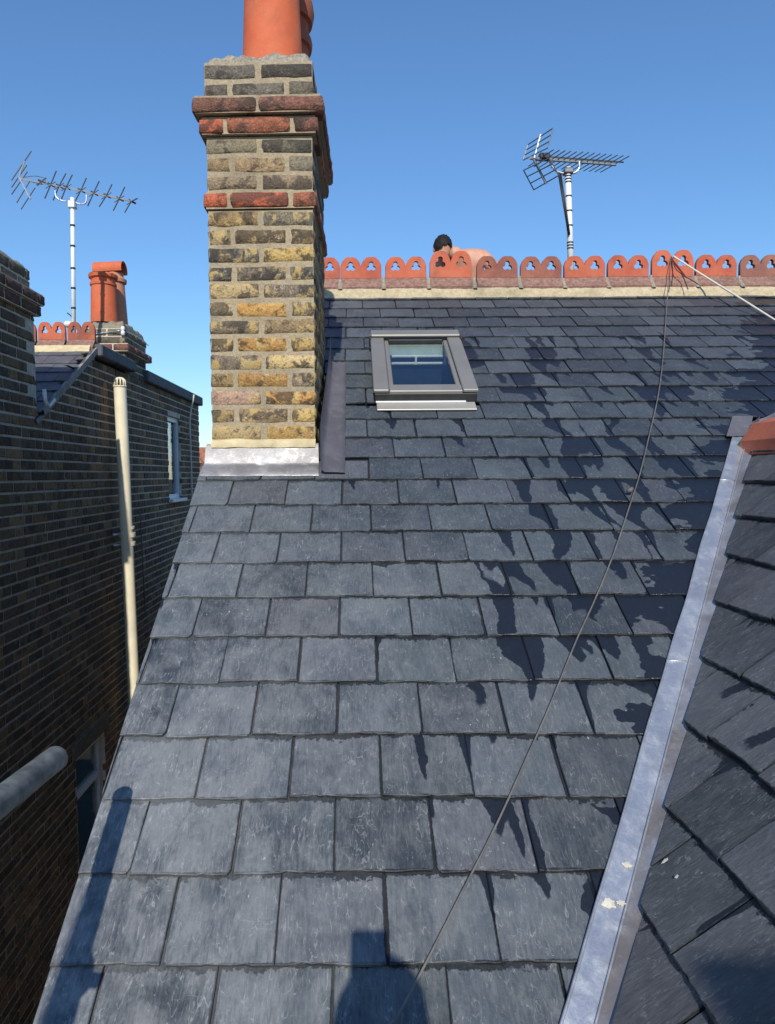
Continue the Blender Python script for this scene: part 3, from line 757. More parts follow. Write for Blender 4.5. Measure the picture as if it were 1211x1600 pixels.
def stack(parent, x0, x1, y0, y1, z0, rows, rot=0.0, mcore=M_MORTAR, meshes=ST_ME, zbase=None):
    """rows: list of (projection, palette); bricks laid in header/stretcher courses round the stack"""
    cx, cy = (x0+x1)/2, (y0+y1)/2; T = Matrix.Translation((cx, cy, 0)) @ Matrix.Rotation(rot, 4, 'Z') @ Matrix.Translation((-cx, -cy, 0))
    cm = MB(); z = z0; J = .0150
    def put(x, y, ang, pal, zz, L):
        c = pal[rb.randrange(len(pal))]
        f = .75+.55*rb.random(); c = tuple(min(1, q*f) for q in c)
        mw = T @ Matrix.Translation((x, y, zz)) @ Matrix.Rotation(ang, 4, 'Z') @ Matrix.Rotation(R(rb.uniform(-.9,.9)), 4, 'Y') @ Matrix.Diagonal((L/BL, 1, 1.0+rb.uniform(-.05,.06), 1))
        ms = ST_ME_R if pal[0] in PLAINB else meshes
        link('brick', ms[rb.randrange(len(ms))], parent, mw, c)
    for i, (pr, pal) in enumerate(rows):
        zz = z + (CH-BH)/2
        X0, X1, Y0, Y1 = x0-pr, x1+pr, y0-pr, y1+pr
        m5 = .0030; g0, g1 = (.0, .0) if pr < .01 else (.004, .002)
        a = [(X0+m5+g0*2, Y0+m5+g0), (X1-m5-g0*2, Y0+m5+g0), (X1-m5-g0, Y1-m5-g0), (X0+m5+g0, Y1-m5-g0)]
        cm.add([T @ Vector((p[0], p[1], q)) for q in (z+g0, z+CH-g0*.5) for p in a], [(0,3,2,1),(4,5,6,7),(0,1,5,4),(1,2,6,5),(2,3,7,6),(3,0,4,7)])
        def run(a0, a1, n_, mode, fix):
            st = (a1-a0)/n_
            for k in range(n_):
                jw = J*(.55 if pr > .01 else 1)*rb.uniform(.8, 1.25); s0, s1 = a0+k*st+(jw/2 if k else 0), a0+(k+1)*st-(jw/2 if k < n_-1 else 0)
                L = s1-s0
                if mode == 'f': put(s0, fix, 0, pal, zz, L)
                elif mode == 'b': put(s1, fix, math.pi, pal, zz, L)
                elif mode == 'r': put(fix, s0, math.pi/2, pal, zz, L)
                else: put(fix, s1, -math.pi/2, pal, zz, L)
        if i % 2 == 0:
            nf = round((X1-X0)/.2275)
            run(X0, X1, nf, 'f', Y0); run(X0, X1, nf, 'b', Y1)
            nsd = max(1, round((Y1-Y0-2*BD)/.2275)); run(Y0+BD+J, Y1-BD-J, nsd, 'r', X1); run(Y0+BD+J, Y1-BD-J, nsd, 'l', X0)
        else:
            nsd = round((Y1-Y0)/.2275); run(Y0, Y1, nsd, 'r', X1); run(Y0, Y1, nsd, 'l', X0)
            nf = max(1, round((X1-X0-2*BD)/.2275)); run(X0+BD+J, X1-BD-J, nf, 'f', Y0); run(X0+BD+J, X1-BD-J, nf, 'b', Y1)
        z += CH
    if zbase is not None:
        cm.add([T @ Vector((x, y, q)) for q in (zbase, z0+.001) for x, y in ((x0+.006,y0+.006),(x1-.006,y0+.006),(x1-.006,y1-.006),(x0+.006,y1-.006))], [(0,3,2,1),(0,1,5,4),(1,2,6,5),(2,3,7,6),(3,0,4,7)])
    core.data = mesh('chimney', cm.v, cm.f, mcore)
    return z, T
def flaunch(name, x0, x1, y0, y1, z, h, parent, mat, T=Matrix()):
    nx, ny = 34, 46; vs = []
    for i in range(nx+1):
        for j in range(ny+1):
            u, v = i/nx, j/ny; e = min(u, 1-u, v*1.4, (1-v)*1.4)
            hh = h*min(1, e/.05)**.5*(.85+.35*nz((u*3, v*4, 1))) + .014*nz((u*9, v*12, z)) + .012*nz((u*24, v*30, z))
            vs.append(T @ Vector((x0+(x1-x0)*u, y0+(y1-y0)*v, z + (hh if e > 0 else -.004))))
    return obj(name, vs, [(i*(ny+1)+j, (i+1)*(ny+1)+j, (i+1)*(ny+1)+j+1, i*(ny+1)+j+1) for i in range(nx) for j in range(ny)], mat, parent, True)
def pot(name, c, prof, parent, mat, color=None, n=36):
    m = MB(); m.lathe(c, prof, n); o = m.build(name, mat, parent, True, color); smooth_by_angle(o, 40); return o
core = obj('chimney', [(0,0,0)], [], M_MORTAR, house); core['label'] = 'tall yellow stock brick chimney stack with red string courses'
chim = core
ZB = at_y(410, 690, CHY0).z
rows = [(0, YEL)]*9 + [(0, YEL+DRK)]*4 + [(.014, REDB)] + [(0, DRK+YEL[4:7])]*3 + [(.024, REDB)] + [(.047, [REDB[2], REDB[1], REDB[2], DRK[0]])] + [(.004, DRK[:1]+DRK[3:4])]*2
ZT, TC = stack(chim, CHX0, CHX1, CHY0, CHY1, ZB, rows, R(-1.4), zbase=ZB-.5)
flaunch('flaunching', CHX0+.006, CHX1-.006, CHY0+.004, CHY1-.006, ZT-.006, .062, chim, M_FLAUNCH, TC)
pc = at_y(426, 80, CHY0+.165)
prof = [(.135, -.04), (.133, .02), (.130, .10), (.122, .30), (.118, .46), (.118, .50), (.140, .505), (.148, .53), (.148, .575), (.140, .60), (.118, .605), (.104, .60), (.104, .40)]
pot('chimney_pot', (pc.x, pc.y, ZT+.03), prof, chim, M_POT)
prof2 = [(.136, -.04), (.132, .10), (.126, .29), (.128, .305), (.142, .31), (.146, .335), (.142, .355), (.128, .36), (.126, .41), (.128, .425), (.146, .43), (.156, .475), (.150, .52), (.126, .53), (.110, .52), (.110, .3)]
p2 = Vector((pc.x+.012, CHY1-.17, 0)); pot('chimney_pot', (p2.x, p2.y, ZT+.03), prof2, chim, clay_material('dark_terracotta', None, (.36,.10,.055)))
# weathering fillet and lead apron at the foot of the stack
def sweep_x(name, prof, x0, x1, mat, parent, n=14, amp=.003, smooth=True):
    vs = []; k = len(prof)
    for i in range(n+1):
        f = i/n
        for j, (y, z, *o_) in enumerate(prof):
            xl = x0-(o_[0] if o_ else 0); xr = x1+(o_[1] if len(o_) > 1 else 0)
            x = xl+(xr-xl)*f; vs.append(TC @ Vector((x, y+amp*nz((x*14, j*2, 1)), z+amp*nz((x*11, j*3, 4)))))
    return obj(name, vs, [(i*k+j, (i+1)*k+j, (i+1)*k+j+1, i*k+j+1) for i in range(n) for j in range(k-1)], mat, parent, smooth)
def roof_z(Y): return MAIN.o.z + (Y-MAIN.o.y)*math.tan(TH)
ya = at_y(410, 742, 3.05)
sy = MAIN.hit(410, 744)[1]; Yap = MAIN(0, sy).y; sk_ = MAIN.hit(410, 727)[1]; Ykink = MAIN(0, sk_, .02).y
ZK = at_y(410, 727, 3.082).z
sweep_x('mortar_fillet', [(CHY0+.006, ZB+.012), (CHY0-.014, ZB+.006), (CHY0-.020, ZB-.012), (CHY0-.021, ZB-.026)], CHX0, CHX1, M_MORTAR_Y, chim, 30, .006)
ap = sweep_x('lead_apron', [(CHY0-.004, ZB-.008, .02, .012), (CHY0-.015, ZB-.022, .025, .012), (3.090, ZK+.012, .028, .014), (3.082, ZK, .030, .016), (3.070, roof_z(3.070)+.016, .031, .016), (Yap, roof_z(Yap)+.007, .036, .018), (Yap-.002, roof_z(Yap)+.001, .036, .018)], CHX0, CHX1, M_LEAD, chim, 16, .0035)
smooth_by_angle(ap, 50)
# side flashing on the right: cover strip on the slates and an upstand against the bricks
vs = []; n = 24
sA, sB = MAIN.hit(540, 742)[1], MAIN.hit(540, 570)[1]
for i in range(n+1):
    s = sA + (sB-sA)*i/n; xr = MAIN.hit(539, 741)[0] + (MAIN.hit(541, 575)[0]-MAIN.hit(539, 741)[0])*i/n
    P0 = MAIN(xr, s, .010+.002*nz((s*9, 1, 1))); P1 = MAIN(xr-.03, s, .013+.002*nz((s*9, 2, 1)))
    xb = CHX1+.016+.018*max(0, min(1, (P0.y-CHY0)/.69)); P2 = MAIN(xb+.016, s, .015); P3 = MAIN(xb, s, .030); P4 = Vector((xb-.004, P2.y, P2.z+.16))
    vs += [P0 - MAIN.n*.009, P0, P1, P2, P3, P4]
o = obj('side_flashing', vs, [(i*6+j, i*6+j+1, i*6+j+7, i*6+j+6) for i in range(n) for j in range(5)], M_LEAD_D, chim, True)

# ------------------------------------------------------------------ skylight
sky_o = None
def fr(v): return MAIN(v.x, v.y, v.z)
def sbox(name, x0, x1, s0, s1, z0, z1, mat, parent, ch=.004):
    m = MB(); m.box((x0, s0, z0), (x1, s1, z1), fr, ch); return m.build(name, mat, parent)
kerb = MB(); X0, X1, A0, A1 = SKX0, SKX1, SKS0, SKS1
kerb.box((X0, A0, -.25), (X0+.03, A1, .058), fr); kerb.box((X1-.03, A0, -.25), (X1, A1, .058), fr)
kerb.box((X0+.03, A0+.001, -.25), (X1-.03, A0+.03, .05), fr); kerb.box((X0+.03, A1-.03, -.25), (X1-.03, A1-.001, .058), fr)
skl = kerb.build('skylight', M_FRAME, house); skl['label'] = 'small grey framed roof window in the slates'
sbox('side_cover', X0-.012, X0+.066, A0-.006, A1-.004, .058, .076, M_FRAME, skl)
sbox('side_cover', X1-.066, X1+.012, A0-.006, A1-.004, .058, .076, M_FRAME, skl)
sbox('top_cover', X0-.010, X1+.010, A1-.075, A1+.012, .077, .094, M_FRAME, skl, .006)
sbox('bottom_rail', X0+.068, X1-.068, A0-.012, A0+.068, .046, .073, M_FRAME, skl)
sbox('drip_rail', X0-.006, X1+.006, A0-.013, A0-.001, .006, .057, M_FRAME_D, skl, .003)
for a in (X0+.068, X1-.092): sbox('sash_rail', a, a+.024, A0+.070, A1-.09, .040, .066, M_FRAME, skl)
sbox('sash_rail', X0+.093, X1-.093, A1-.092, A1-.078, .040, .070, M_FRAME_D, skl)
sbox('sash_rail', X0+.093, X1-.093, A0+.070, A0+.082, .040, .062, M_FRAME_D, skl)
for a in (X0-.020, X1+.006): sbox('corner_clip', a, a+.014, A1-.10, A1-.06, .03, .085, M_FRAME_D, skl)
sbox('glass_pane', X0+.0925, X1-.0925, A0+.0825, A1-.0925, .044, .050, M_GLASS, skl, 0)
ap = MB(); ap.box((X0+.004, A0-.098, .004), (X1-.004, A0-.014, .012), fr, .002)
ap.build('apron_flashing', M_APRON, skl)
sbox('apron_lip', X0, X1-.05, A0-.026, A0-.0145, .013, .020, M_WHITE, skl, .001)
# room under the glass: a shallow lit head, an opening bar, the dark room below
rm = MB(); rm.box((X0+.03, A0+.03, -1.6), (X1-.03, A1-.03, -.251), fr)
rm.f = [f[::-1] for f in rm.f]; del rm.f[1]; rm.build('shaft', M_ROOM, skl)
def hit_v(px, py, v):                 # roof coordinates (x, height) where a line of sight meets the plane across the slope at v
    d = ray(px, py); t = (MAIN.o + MAIN.v*v - CAM).dot(MAIN.v)/d.dot(MAIN.v); p = CAM+d*t-MAIN.o; return p.dot(MAIN.u), p.dot(MAIN.n)
zh = hit_v(650, 555, A1-.094)[1]
m = MB(); m.box((X0+.032, A1-.094, zh), (X1-.032, A1-.034, .038), fr); m.build('reveal_head', M_REVEAL, skl)
m = MB(); m.box((X0+.0315, A0+.032, -.25), (X1-.0315, A1-.0945, zh-.0005), fr); m.f = [f[::-1] for f in m.f]; del m.f[1]; m.build('shaft_lining', M_ROOM, skl)
vb_ = A1-.112
for py in (557, 568):
    a, z1_ = hit_v(612, py, vb_); b, z2_ = hit_v(697, py, vb_); m = MB(); m.box((a, vb_, z1_-.005), (b, vb_+.008, z1_+.005), fr); m.build('opening_bar', M_WHITE, skl)
for px in (650, 696):
    a, z1_ = hit_v(px, 557, vb_); b, z2_ = hit_v(px, 568, vb_); m = MB(); m.box((a-.006, vb_-.009, z2_-.004), (a+.006, vb_-.0005, z1_+.004), fr); m.build('bar_bracket', M_WHITE, skl)

# ------------------------------------------------------------------ neighbouring house on the left
NX = -2.25
nb = tag(empty('neighbour_house', (NX-2, 6.5, 0)), 'dark brick house across the gap, its side wall all in shade', 'house')
AP = at_x(148, 541, NX); APY, APZ = AP.y, AP.z                       # gable apex
LV = at_x(75, 624, NX); NSL = math.atan2(APZ-LV.z, APY-LV.y)
STY1 = at_x(56, 560, NX).y; STY0 = STY1-1.35; STZ = at_x(20, 398, NX).z
ENDY = at_x(311, 660, NX).y; TOPZ = at_x(270, 600, NX).z
def gz(Y): return APZ - (APY-Y)*math.tan(NSL)
w1a, w1b = at_x(262, 648, NX), at_x(285, 778, NX); W1 = (w1a.y, w1b.y, w1b.z, w1a.z)
w2a, w2b = at_x(119, 1186, NX), at_x(164, 1150, NX); W2 = (w2a.y, w2b.y, w2a.z-1.25, w2a.z)
print('neigh', APY, APZ, math.degrees(NSL), STY1, STZ, ENDY, TOPZ, W1, W2)
ZLOW = 4.1
def wall_top(Y):
    if Y < STY0: return gz(STY0)
    if Y < STY1: return STZ - .26
    if Y < APY: return gz(Y) - .03
    return TOPZ - .13
def in_hole(Y, Z):
    return any(a < Y < b and c < Z < d for a, b, c, d in (W1, W2))
# mortar backing with window openings
ys = sorted({2.2, STY0, STY1, APY, ENDY, W1[0], W1[1], W2[0], W2[1]}); zs = sorted({0, W2[2], W2[3], W1[2], gz(STY1)-.03, W1[3], STZ-.26, TOPZ-.13})
vs = []; fs = []; bx = NX-.006
for i in range(len(ys)-1):
    for j in range(len(zs)-1):
        Y, Z = (ys[i]+ys[i+1])/2, (zs[j]+zs[j+1])/2
        if in_hole(Y, Z): continue
        if STY1 < Y < APY:
            if zs[j] >= gz(STY1)-.031: continue
        elif Z > wall_top(Y): continue
        b = len(vs); vs += [(bx, ys[i], zs[j]), (bx, ys[i+1], zs[j]), (bx, ys[i+1], zs[j+1]), (bx, ys[i], zs[j+1])]; fs.append((b, b+1, b+2, b+3))
b = len(vs); vs += [(bx, STY1, gz(STY1)-.03), (bx, APY, gz(STY1)-.03), (bx, APY, APZ-.03)]; fs.append((b, b+1, b+2))
for a, bb, c, d in (W1, W2):                                       # reveals
    b = len(vs); vs += [(x, y, z) for x in (bx, bx-.11) for y, z in ((a, c), (bb, c), (bb, d), (a, d))]
    fs += [(b+k, b+(k+1)%4, b+4+(k+1)%4, b+4+k) for k in range(4)]
# closing faces of the mass: far end, back, near end
b = len(vs); vs += [(bx, ENDY, 0), (bx, ENDY, TOPZ-.13), (-7, ENDY, TOPZ-.13), (-7, ENDY, 0), (bx, 2.2, 0), (bx, 2.2, gz(2.2)-.05), (-7, 2.2, gz(2.2)-.05), (-7, 2.2, 0), (bx, APY, TOPZ-.13), (-7, APY, TOPZ-.13)]
fs += [(b, b+1, b+2, b+3), (b+4, b+7, b+6, b+5), (b+8, b+9, b+2, b+1)]
nwall = obj('side_wall', vs, fs, M_MORTAR_N, nb)
# bricks: Flemish bond, headers and stretchers alternating
NBH, NCH = .0585, .0745
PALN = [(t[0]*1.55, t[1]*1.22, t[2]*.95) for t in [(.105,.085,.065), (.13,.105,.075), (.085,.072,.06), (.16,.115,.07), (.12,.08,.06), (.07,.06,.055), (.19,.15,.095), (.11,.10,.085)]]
rn = random.Random(5)
items = []; z = ZLOW; row = 0
while z < STZ+.1:
    y = 2.2 + (.085 if row % 2 else 0); k = row % 2
    while y < ENDY:
        L = .215 if k % 2 == 0 else .1025
        y1 = y+L
        Yc = y+L/2
        yy0, yy1 = y, min(y1, ENDY)
        ok = True
        for a, bb, c, d in (W1, W2):
            if z+NBH > c and z < d:
                if yy0 >= a-.005 and yy1 <= bb+.005: ok = False
                elif yy0 < a < yy1: yy1 = a
                elif yy0 < bb < yy1: yy0 = bb
        top = min(wall_top(yy0+.001), wall_top(yy1-.001)); dz0 = dz1 = 0
        if STY1 < Yc < APY:
            if z > max(wall_top(yy0+.001), wall_top(yy1-.001)): ok = False
            else:
                dz0 = max(0, z+NBH-wall_top(yy0+.001)); dz1 = max(0, z+NBH-wall_top(yy1-.001))
                if dz0 > NBH or dz1 > NBH: dz0 = min(dz0, NBH-.002); dz1 = min(dz1, NBH-.002)
        elif z+NBH > top+.01: ok = False
        if yy0 < STY0 < yy1 or yy0 < STY1 < yy1:
            if z > gz(STY1)-.1: yy1 = min(yy1, STY1)
        if ok and yy1-yy0 > .03: items.append((yy0, yy1, z, dz0, dz1))
        y += L + .014; k += 1
    z += NCH; row += 1
def nbrick(yy0, yy1, z, dz0, dz1):
    d = .002+.006*rn.random(); x1 = NX + d - .004; x0 = NX-.03; c = .004
    ya, yb = yy0+(rn.random()-.5)*.004, yy1+(rn.random()-.5)*.004; zb = z+(rn.random()-.5)*.003
    za, zd = z+NBH-dz0, z+NBH-dz1
    vs = [(x0,ya,zb),(x0,yb,zb),(x0,yb,zd),(x0,ya,za),(x1-c,ya,zb),(x1-c,yb,zb),(x1-c,yb,zd),(x1-c,ya,za),
          (x1,ya+c,zb+c),(x1,yb-c,zb+c),(x1,yb-c,max(zb+c,zd-c)),(x1,ya+c,max(zb+c,za-c))]
    fs = [(8,9,10,11)] + [(k,(k+1)%4,4+(k+1)%4,4+k) for k in range(4)] + [(4+k,4+(k+1)%4,8+(k+1)%4,8+k) for k in range(4)]
    return vs, fs
def seen(it):
    p = to_px((NX, (it[0]+it[1])/2, it[2]+.03))
    if p is None or not (-8 < p[0] < 330 and 300 < p[1] < 1610): return None
    edge = 310 - (p[1]-745)*.304 if p[1] > 745 else 316
    if p[0] > edge+4: return None
    return p[2]
vis = []; rest = []
for it in items:
    d = seen(it); (vis if d else rest).append((d, it))
vis.sort(key=lambda q: q[0] / math.sqrt(max(.02, q[1][1]-q[1][0])))
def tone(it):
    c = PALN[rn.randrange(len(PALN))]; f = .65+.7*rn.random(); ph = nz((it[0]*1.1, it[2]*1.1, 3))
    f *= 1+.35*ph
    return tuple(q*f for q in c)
for d, it in vis[:300]:
    vs, fs = nbrick(*it); o = Vector(((NX), (it[0]+it[1])/2, it[2]))
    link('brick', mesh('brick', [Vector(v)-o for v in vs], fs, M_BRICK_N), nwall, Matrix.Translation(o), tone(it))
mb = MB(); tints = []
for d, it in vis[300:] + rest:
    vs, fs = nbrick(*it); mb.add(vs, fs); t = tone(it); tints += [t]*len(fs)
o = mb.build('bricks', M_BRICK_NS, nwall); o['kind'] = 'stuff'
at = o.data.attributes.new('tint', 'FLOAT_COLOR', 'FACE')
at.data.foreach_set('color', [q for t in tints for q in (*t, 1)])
print('neighbour bricks', len(vis), len(rest))

# near stack of the neighbour: upper courses with corbel, over the wall
zc = STZ-.26
nst = MB()
def block(lo, hi): nst.box(lo, hi, None)
SX0 = NX-.62
block((SX0+.01, STY0+.006, 5.5), (bx-.001, STY1-.006, zc)); 
ncore = nst.build('near_chimney', M_MORTAR_N, nb); ncore['label'] = 'shaded soot dark chimney stack at the left edge'
core = None
NST_ME = [brick_mesh('brick', BL, BH, BD, rb, M_BRICK_N, .8) for _ in range(4)]
def ring(parent, x0, x1, y0, y1, z, n, pal, meshes, prj=0.0):
    """n courses of bricks round a rectangle, and their mortar core"""
    cm = MB(); X0, X1, Y0, Y1 = x0-prj, x1+prj, y0-prj, y1+prj
    for i in range(n):
        cm.box((X0+.007, Y0+.007, z), (X1-.007, Y1-.007, z+CH))
        for (a0, a1, fx, ang) in ((X0, X1, 'x', 0), (Y0, Y1, 'y', 0)):
            L = a1-a0; off = 0 if (i+(fx == 'y')) % 2 else .114
            p = a0 - off
            while p < a1-.03:
                b0_, b1_ = max(p, a0), min(p+BL, a1)
                if b1_-b0_ > .05:
                    sx = (b1_-b0_)/BL; c = pal[rb.randrange(len(pal))]; f = .7+.6*rb.random(); c = tuple(q*f for q in c)
                    me = meshes[rb.randrange(len(meshes))]; S = Matrix.Diagonal((sx, 1, 1, 1))
                    zz = z+(CH-BH)/2
                    if fx == 'x': link('brick', me, parent, Matrix.Translation((b0_, Y0, zz)) @ S, c)
                    else: link('brick', me, parent, Matrix.Translation((X1, b0_, zz)) @ Matrix.Rotation(math.pi/2, 4, 'Z') @ S, c)
                p += BL+.0135
        z += CH
    return z, cm
DN = [(.20,.155,.11), (.14,.11,.085), (.24,.18,.12), (.10,.085,.07)]
zz, cm = ring(ncore, SX0, NX, STY0, STY1, zc-CH, 1, [(.15,.06,.05)], NST_ME, .035); b_ = cm
zz, cm = ring(ncore, SX0, NX, STY0, STY1, zz, 1, [(.16,.07,.055)], NST_ME, .055); b_.add(cm.v, cm.f)
zz, cm = ring(ncore, SX0, NX, STY0, STY1-.05, zz, 2, DN, NST_ME, 0); b_.add(cm.v, cm.f)
b_.build('mortar_core', M_MORTAR_N, ncore)
# its bricks on the face that turns to us (near end)
flaunch('flaunching', SX0+.01, NX-.01, STY0+.01, STY1-.06, zz-.006, .05, ncore, M_FLAUNCH)

# neighbour roof
NR = Frame((NX, APY, APZ), (1,0,0), (0, math.cos(NSL), math.sin(NSL)))
nroof = obj('neighbour_roof', [NR(x, s, zz_) for zz_ in (-.03, -.07) for x, s in ((-4.7, -5), (-.6, -5), (-.6, -1.42), (.012, -1.42), (.012, -.005), (-4.7, -.005))],
            [(0,1,2,3,4,5),(11,10,9,8,7,6)] + [(k, k+6, (k+1)%6+6, (k+1)%6) for k in range(6)], M_SLATE_FAR, nb)
cand = []; s_cut = (STY1-APY)/math.cos(NSL)-.12
for k in range(1, 26):
    v = -k*GA - .02; x = .03-SW*(1 if k % 2 else .5)
    while x > -4.6:
        cand.append((x, v, SW, (lambda loc: [(1, 0, .03), (0, 1, -.01)]) if v > s_cut else (lambda loc: [(1, 0, -.60)]))); x -= SW
def occl(c): return c
lay_slates(NR, M_SLATE_FAR, nroof, cand, 60)
m = MB()
for i in range(12):
    s0_, s1_ = -i*.11, -(i+1)*.11; m.add([NR(x, s, z_) for s in (s0_, s1_) for x, z_ in ((.034, .002), (.034, -.045), (.0, -.045), (.0, -.006))], [(0,1,5,4),(1,2,6,5),(3,0,4,7)])
m.build('verge_mortar', mortar_material('grey_mortar', (.25,.23,.2), (.36,.34,.30)), nroof)
xs_n = [at_y(px, 530, APY).x for px in (128, 82)]; pt = xs_n[0]-xs_n[1]
x = xs_n[0]; i = 0
while x > -4.2:
    link('ridge_tile', CM1, nroof, Matrix.Translation((x, APY, APZ+.055)) @ Matrix.Scale(pt/.318, 4, (1,0,0)), RED[(0, 3, 0, 1)[i % 4]]); x -= pt; i += 1
bedding('ridge_mortar', -4.4, NX-.01, APY, APZ-.02, NSL, nroof, M_MORTAR_Y, .13, .07)
# white gutter end at the foot of the verge
g0 = at_x(74, 628, NX+.03)
m = MB(); m.tube([g0 + Vector((0, -.045, .085)), g0 + Vector((0, -.03, .0)), g0 + Vector((.0, .02, -.03)), g0 + Vector((0, .12, .03))], .014, 8); m.tube([g0+Vector((.0,-.06,.06)), g0+Vector((0,-.02,-.03))], .010, 6)
m.build('gutter_end', M_WHITE, nb, True)
# copings of the level wall tops
c1 = at_x(200, 566, NX).y
m = MB(); m.box((NX-.5, APY-.03, TOPZ-.10), (NX+.075, c1+.03, TOPZ+.005), None, .01); o = m.build('coping', M_COPING, nb)
m = MB(); m.box((NX-.45, at_x(229, 590, NX).y-.1, TOPZ-.128), (NX+.05, ENDY+.06, TOPZ-.005), None, .012); o = m.build('coping', M_COPING, nb)
# chimney with two pots
CY0, CY1 = at_x(195, 540, NX).y, at_x(229, 590, NX).y; CX0 = at_y(133, 530, CY0).x
ncz0 = TOPZ-.16; cz1 = at_y(165, 513, CY0).z
pch = obj('far_chimney', [(0,0,0)], [], M_MORTAR_N, nb); pch['label'] = 'low brick stack carrying two clay pots on the neighbouring house'
CHB = [(.20,.17,.12), (.16,.14,.10), (.24,.20,.13), (.13,.11,.09)]
ncour = max(3, round((cz1-ncz0)/CH)); zz = cz1-ncour*CH
cm_all = MB()
zz, cm = ring(pch, CX0, NX, CY0, CY1, zz, ncour-3, CHB, NST_ME, .004); cm_all.add(cm.v, cm.f)
zz, cm = ring(pch, CX0, NX, CY0, CY1, zz, 1, [(.30,.10,.07), (.22,.10,.08)], NST_ME, .05); cm_all.add(cm.v, cm.f)
zz, cm = ring(pch, CX0, NX, CY0, CY1, zz, 2, CHB, NST_ME, .006); cm_all.add(cm.v, cm.f)
pch.data = mesh('far_chimney', cm_all.v, cm_all.f, M_MORTAR_N)
flaunch('flaunching', CX0+.01, NX-.01, CY0+.01, CY1-.01, zz-.004, .09, pch, mortar_material('mossy_flaunching', (.20,.18,.13), (.32,.29,.20), 40))
pa = at_y(163, 495, CY0+.20); ppm = FPX/pa.y
r0 = 20/ppm; hh = 66/ppm
pot('chimney_pot', (pa.x, pa.y, pa.z-.02), [(r0*1.02, -.05), (r0, .0), (r0*.93, hh*.62), (r0*.90, hh*.72), (r0*.98, hh*.74), (r0*.99, hh*.79), (r0*.90, hh*.81), (r0*.90, hh*.88), (r0*1.06, hh*.91), (r0*1.09, hh*.97), (r0*1.02, hh), (r0*.8, hh), (r0*.75, hh*.6)], pch, M_POT)
pb = at_y(181, 500, CY0+.52); q_ = FPX/pb.y; r1 = 15.5/q_; top = at_y(181, 431, CY0+.52).z
pale = clay_material('pale_terracotta', None, (.50, .22, .14))
h1 = top-pb.z
po = pot('chimney_pot', (pb.x, pb.y, pb.z-.03), [(r1*1.25, -.04), (r1*1.15, .0), (r1*.95, h1*.75), (r1*.93, h1*.88), (r1*1.12, h1*.90), (r1*1.15, h1*.97), (r1*1.0, h1), (r1*.85, h1+.02), (r1*.85, h1+.05)], pch, pale)
# half round hood lying across the second pot
ha, hb = at_y(149, 419, CY0+.52), at_y(194, 417, CY0+.52); rad = .085; n = 14; vs = []
for e in (ha, hb):
    for rr2 in (rad, rad-.014):
        for k in range(n+1):
            a = math.pi*(-.12+1.24*k/n); vs.append(e + Vector((0, -math.cos(a)*rr2*1.25, math.sin(a)*rr2-.03)))
N = n+1; fs = []
for k in range(n): fs += [(k, 2*N+k, 2*N+k+1, k+1), (N+k+1, 3*N+k+1, 3*N+k, N+k), (k, k+1, N+k+1, N+k), (2*N+k+1, 2*N+k, 3*N+k, 3*N+k+1)]
fs += [(0, N, 3*N, 2*N), (n, 2*N+n, 3*N+n, N+n)]
o = obj('cowl', vs, fs, M_POT, po, True); smooth_by_angle(o, 40)
# wire and white insulator on the stack
wz = at_y(192, 517, CY0-.02)
m = MB(); m.lathe(wz, [(0, .045), (.018, .04), (.02, .005), (.012, 0), (.02, -.005), (.02, -.04), (0, -.045)], 12); m.build('cable_fixing', M_WHITE, pch, True)
m = MB(); m.tube(catmull([at_y(146, 522, CY0-.015), at_y(170, 519, CY0-.015), wz, at_x(215, 527, NX+.02), at_x(232, 540, NX+.02)], 6), .005, 5); m.build('stack_wire', M_ALU, pch, True)
# added stack, unseen behind the camera, made up to cast the corner shadow
sa = WING(*WING.hit(1118, 1598)); sb_ = WING(*WING.hit(1185, 1462)); YS = -2.75
tA, tB = (sa.y-YS)/SUND.y, (sb_.y-YS)/SUND.y; ex, ez = (sa-SUND*tA).x, (sb_-SUND*tB).z
caster = obj('added_shadow_stack', [(0,0,0)], [], M_MORTAR, house); caster['label'] = 'added brick stack out of view behind the camera, casting the corner shadow'
nc = 9; zz, cm = ring(caster, ex, ex+.46, YS-.5, YS, ez-.05-nc*CH, nc, YEL, ST_ME, 0.0)
cm.box((ex+.007, YS-.493, WING(0, (ex-VA.x)/math.cos(wslope)).z-.3), (ex+.453, YS-.007, ez-.05-nc*CH))
caster.data = mesh('added_shadow_stack', cm.v, cm.f, M_MORTAR)
flaunch('flaunching', ex+.01, ex+.45, YS-.49, YS-.01, zz-.004, .06, caster, M_FLAUNCH)
# soil pipe with its joint, bracket and vent top
pz0 = at_x(187, 594, NX+.11); pz1 = at_x(206, 1010, NX+.11)
dirp = (pz1-pz0).normalized(); bot = pz0 + dirp*((pz0.z-.2)/-dirp.z)
m = MB(); m.tube([pz0 + dirp*.05, bot], .056, 24); pipe = m.build('soil_pipe', M_PIPE, nb, True); smooth_by_angle(pipe, 50)
pipe['label'] = 'cream plastic soil pipe up the dark brick wall'
jt = at_x(199, 832, NX+.11)
m = MB()
for dz, r_, hh in ((.060, .068, .026), (.0, .074, .040), (-.085, .070, .035)):
    m.tube([jt-dirp*(dz), jt-dirp*(dz)+dirp*hh], r_, 24)
o = m.build('pipe_joint', M_PIPE, pipe, True); smooth_by_angle(o, 40)
m = MB()
for dz in (-.01, -.11): m.tube([jt-dirp*dz+Vector((-.02,-.03,0)), jt-dirp*dz+Vector((-.10,-.115,.0))], .011, 8)
m.build('pipe_bracket', M_ALU, pipe, True)
m = MB(); n = 11
